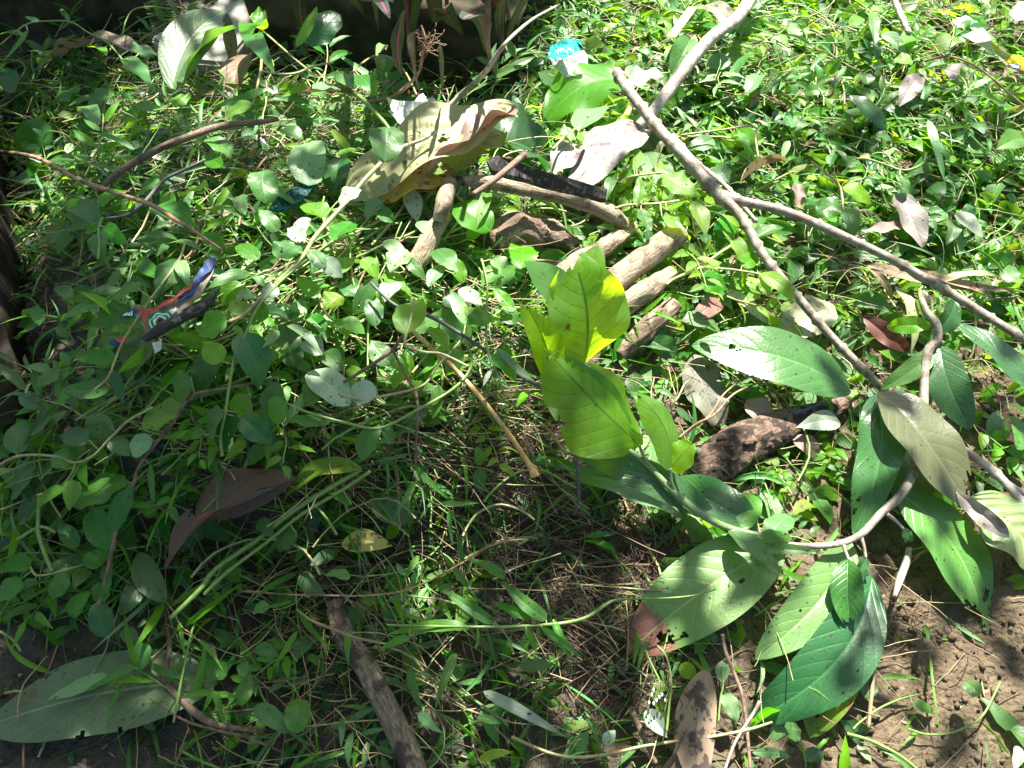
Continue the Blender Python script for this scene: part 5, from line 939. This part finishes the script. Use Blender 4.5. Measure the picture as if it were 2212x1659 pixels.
for x, y, u, v, rs in scatter(13000, BARE, 24, 1.0):
    if u < 1500 and rs.random() < .6: continue
    r = rs.uniform(.0012, .006)*rs.choice((.4,.6,1)); c = Vector((x, y, height(x, y)+r*.3)); sx = Vector((rs.uniform(.7,1.3), rs.uniform(.7,1.3), rs.uniform(.5,1)))
    mb.add([c+Vector((q.x*sx.x, q.y*sx.y, q.z*sx.z))*r*rs.uniform(.75,1.2) for q in iv], ifc, [(0, 0)]*len(iv), 0, 0)
tag(mb.obj('soil_crumbs', [MATS['soil']]), 'loose crumbs of brown soil', 'soil', kind='stuff')
mb = MB()
for x, y, u, v, rs in scatter(1500, BARE, 25, .8):
    l = rs.uniform(.003, .012); a = rs.uniform(0, 6.28); B = Vector((x, y, height(x, y)+.003)); d = Vector((math.cos(a), math.sin(a), rs.uniform(-.2,.3))).normalized()
    blade(mb, l, l*rs.uniform(.15,.6), 'ell', 3, 1, fold=.2, arch=0, curl=.5, wave=0, seed=1, mi=rs.choices(range(5), (4,3,1,2,2))[0], tint=rs.random(), M=frame(B, B+d*l, rs.gauss(0, 30)))
tag(mb.obj('leaf_fragments', [MATS[k] for k in ('deadtan','deadbrown','deadgrey','green','bright')]), 'bits of dead and green leaf lying on the bare soil', 'leaf litter', kind='stuff')
# ---------------------------------------------------------------- unseen tree added overhead, crown shaped by LIT to shade the heap
mb = MB(); rs = random.Random(77); H0 = 1.75
base = P(-900, -900, 0, False) if False else Vector((-1.9, 3.3, height(-1.9, 3.3)))
n_leaf = 0; cellu = 26
u = -500
while u < 2700:
    v = -420
    while v < 1950:
        Lt = lerpgrid(LIT, u, v)
        p = P(u, v, .02, False)
        cl = .5+.5*noise.noise(Vector((p.x*9, p.y*9, 3.7)))*1.7+.35*noise.noise(Vector((p.x*24, p.y*24, 1.1)))
        Lt = min(.985, max(.03, Lt+(cl-.5)*(.6 if .2 < Lt < .7 else .25 if Lt < .85 else .12)))
        pm = pxm(p); area = (cellu*pm)*(cellu*pm/.8); n_exp = -math.log(Lt)*area/(.00085)
        n_ = int(n_exp)+(rs.random() < n_exp-int(n_exp))
        for k in range(n_):
            q = P(u+rs.uniform(0, cellu), v+rs.uniform(0, cellu), .02, False); H = H0+rs.uniform(-.12, .35)
            c = q+SUN*((H-q.z)/SUN.z); l = rs.uniform(.05, .085)
            blade(mb, l, l*.5, 'ovate', 3, 1, fold=.2, arch=.05, curl=.3, wave=0, seed=1, tint=rs.random(), M=frame(c, c+jit(rs, 1).normalized()*l, rs.uniform(-90, 90))); n_leaf += 1
        v += cellu
    u += cellu
for k in range(7000):  # extra leaves added overhead at the left, only to block sky light
    c = Vector((rs.uniform(-2.2, .25), rs.uniform(-1.2, 1.25), rs.uniform(1.45, 2.3)))
    if c.x > -.35+.4*noise.noise(c*2) and c.y > .2: continue
    if noise.noise(c*3) < -.15: continue
    l = rs.uniform(.06, .1); blade(mb, l, l*.5, 'ovate', 3, 1, fold=.2, arch=.05, curl=.3, wave=0, seed=1, tint=rs.random(), M=frame(c, c+jit(rs, 1).normalized()*l, rs.uniform(-90, 90)))
tr = empty('added_shade_tree', base); tag(tr, 'unseen leafy tree added overhead to dapple the light on the heap', 'tree')
crown = mb.obj('crown', MATS['green'], tr, Matrix.Translation(-base))
t2 = MB(); ctr = Vector((-.9, 2.3, 1.95))
trunk = smooth([base+Vector((0, 0, -.1)), base+Vector((.05, -.1, .9)), base+Vector((.1, -.25, 1.9)), base+Vector((.2, -.3, 3))], 6)
tube(t2, [p-base for p in trunk], [.11*(1-.6*i/(len(trunk)-1)) for i in range(len(trunk))], 14, .1, 3)
for tx, ty, tz, st in ((-.6, 1.3, 2.1, 10), (-.5, 2.2, 2.15, 12), (.2, 1.7, 2.2, 13), (-1.2, 1.6, 2.1, 9)):
    a = trunk[st]; b = Vector((tx, ty, tz)); m_ = a.lerp(b, .5)+Vector((0, 0, .15)); pts = smooth([a, m_, b], 6)
    tube(t2, [p-base for p in pts], [.035*(1-.8*i/(len(pts)-1))+.003 for i in range(len(pts))], 8, .1, st)
t2.obj('trunk', MATS['twigbrown'], tr, Matrix())
print('crown leaves', n_leaf, 'sprigs', cnt, 'objects', len(bpy.data.objects))

GR = {'leaf': 'loose weed and tree leaves', 'dead leaf': 'dead leaves scattered on the heap', 'vine': 'vines and weed stems tangled in the heap', 'husk': 'strips of dry husk', 'twig': 'twigs on the heap', 'grass blade': 'loose grass-like leaves', 'log': 'logs and branch ends in the middle', 'grass': 'grass stems', 'wall': 'dark walls round the heap', 'cane': 'grey canes', 'stick': 'sticks', 'stalk': 'thin stalks', 'branch': 'branches', 'bark': 'bark flakes on the rotten log', 'wrapper': 'plastic wrappers'}
for o in S.objects:
    if o.parent is None and o.get('category') in GR and not o.get('group'): o['group'] = GR[o['category']]
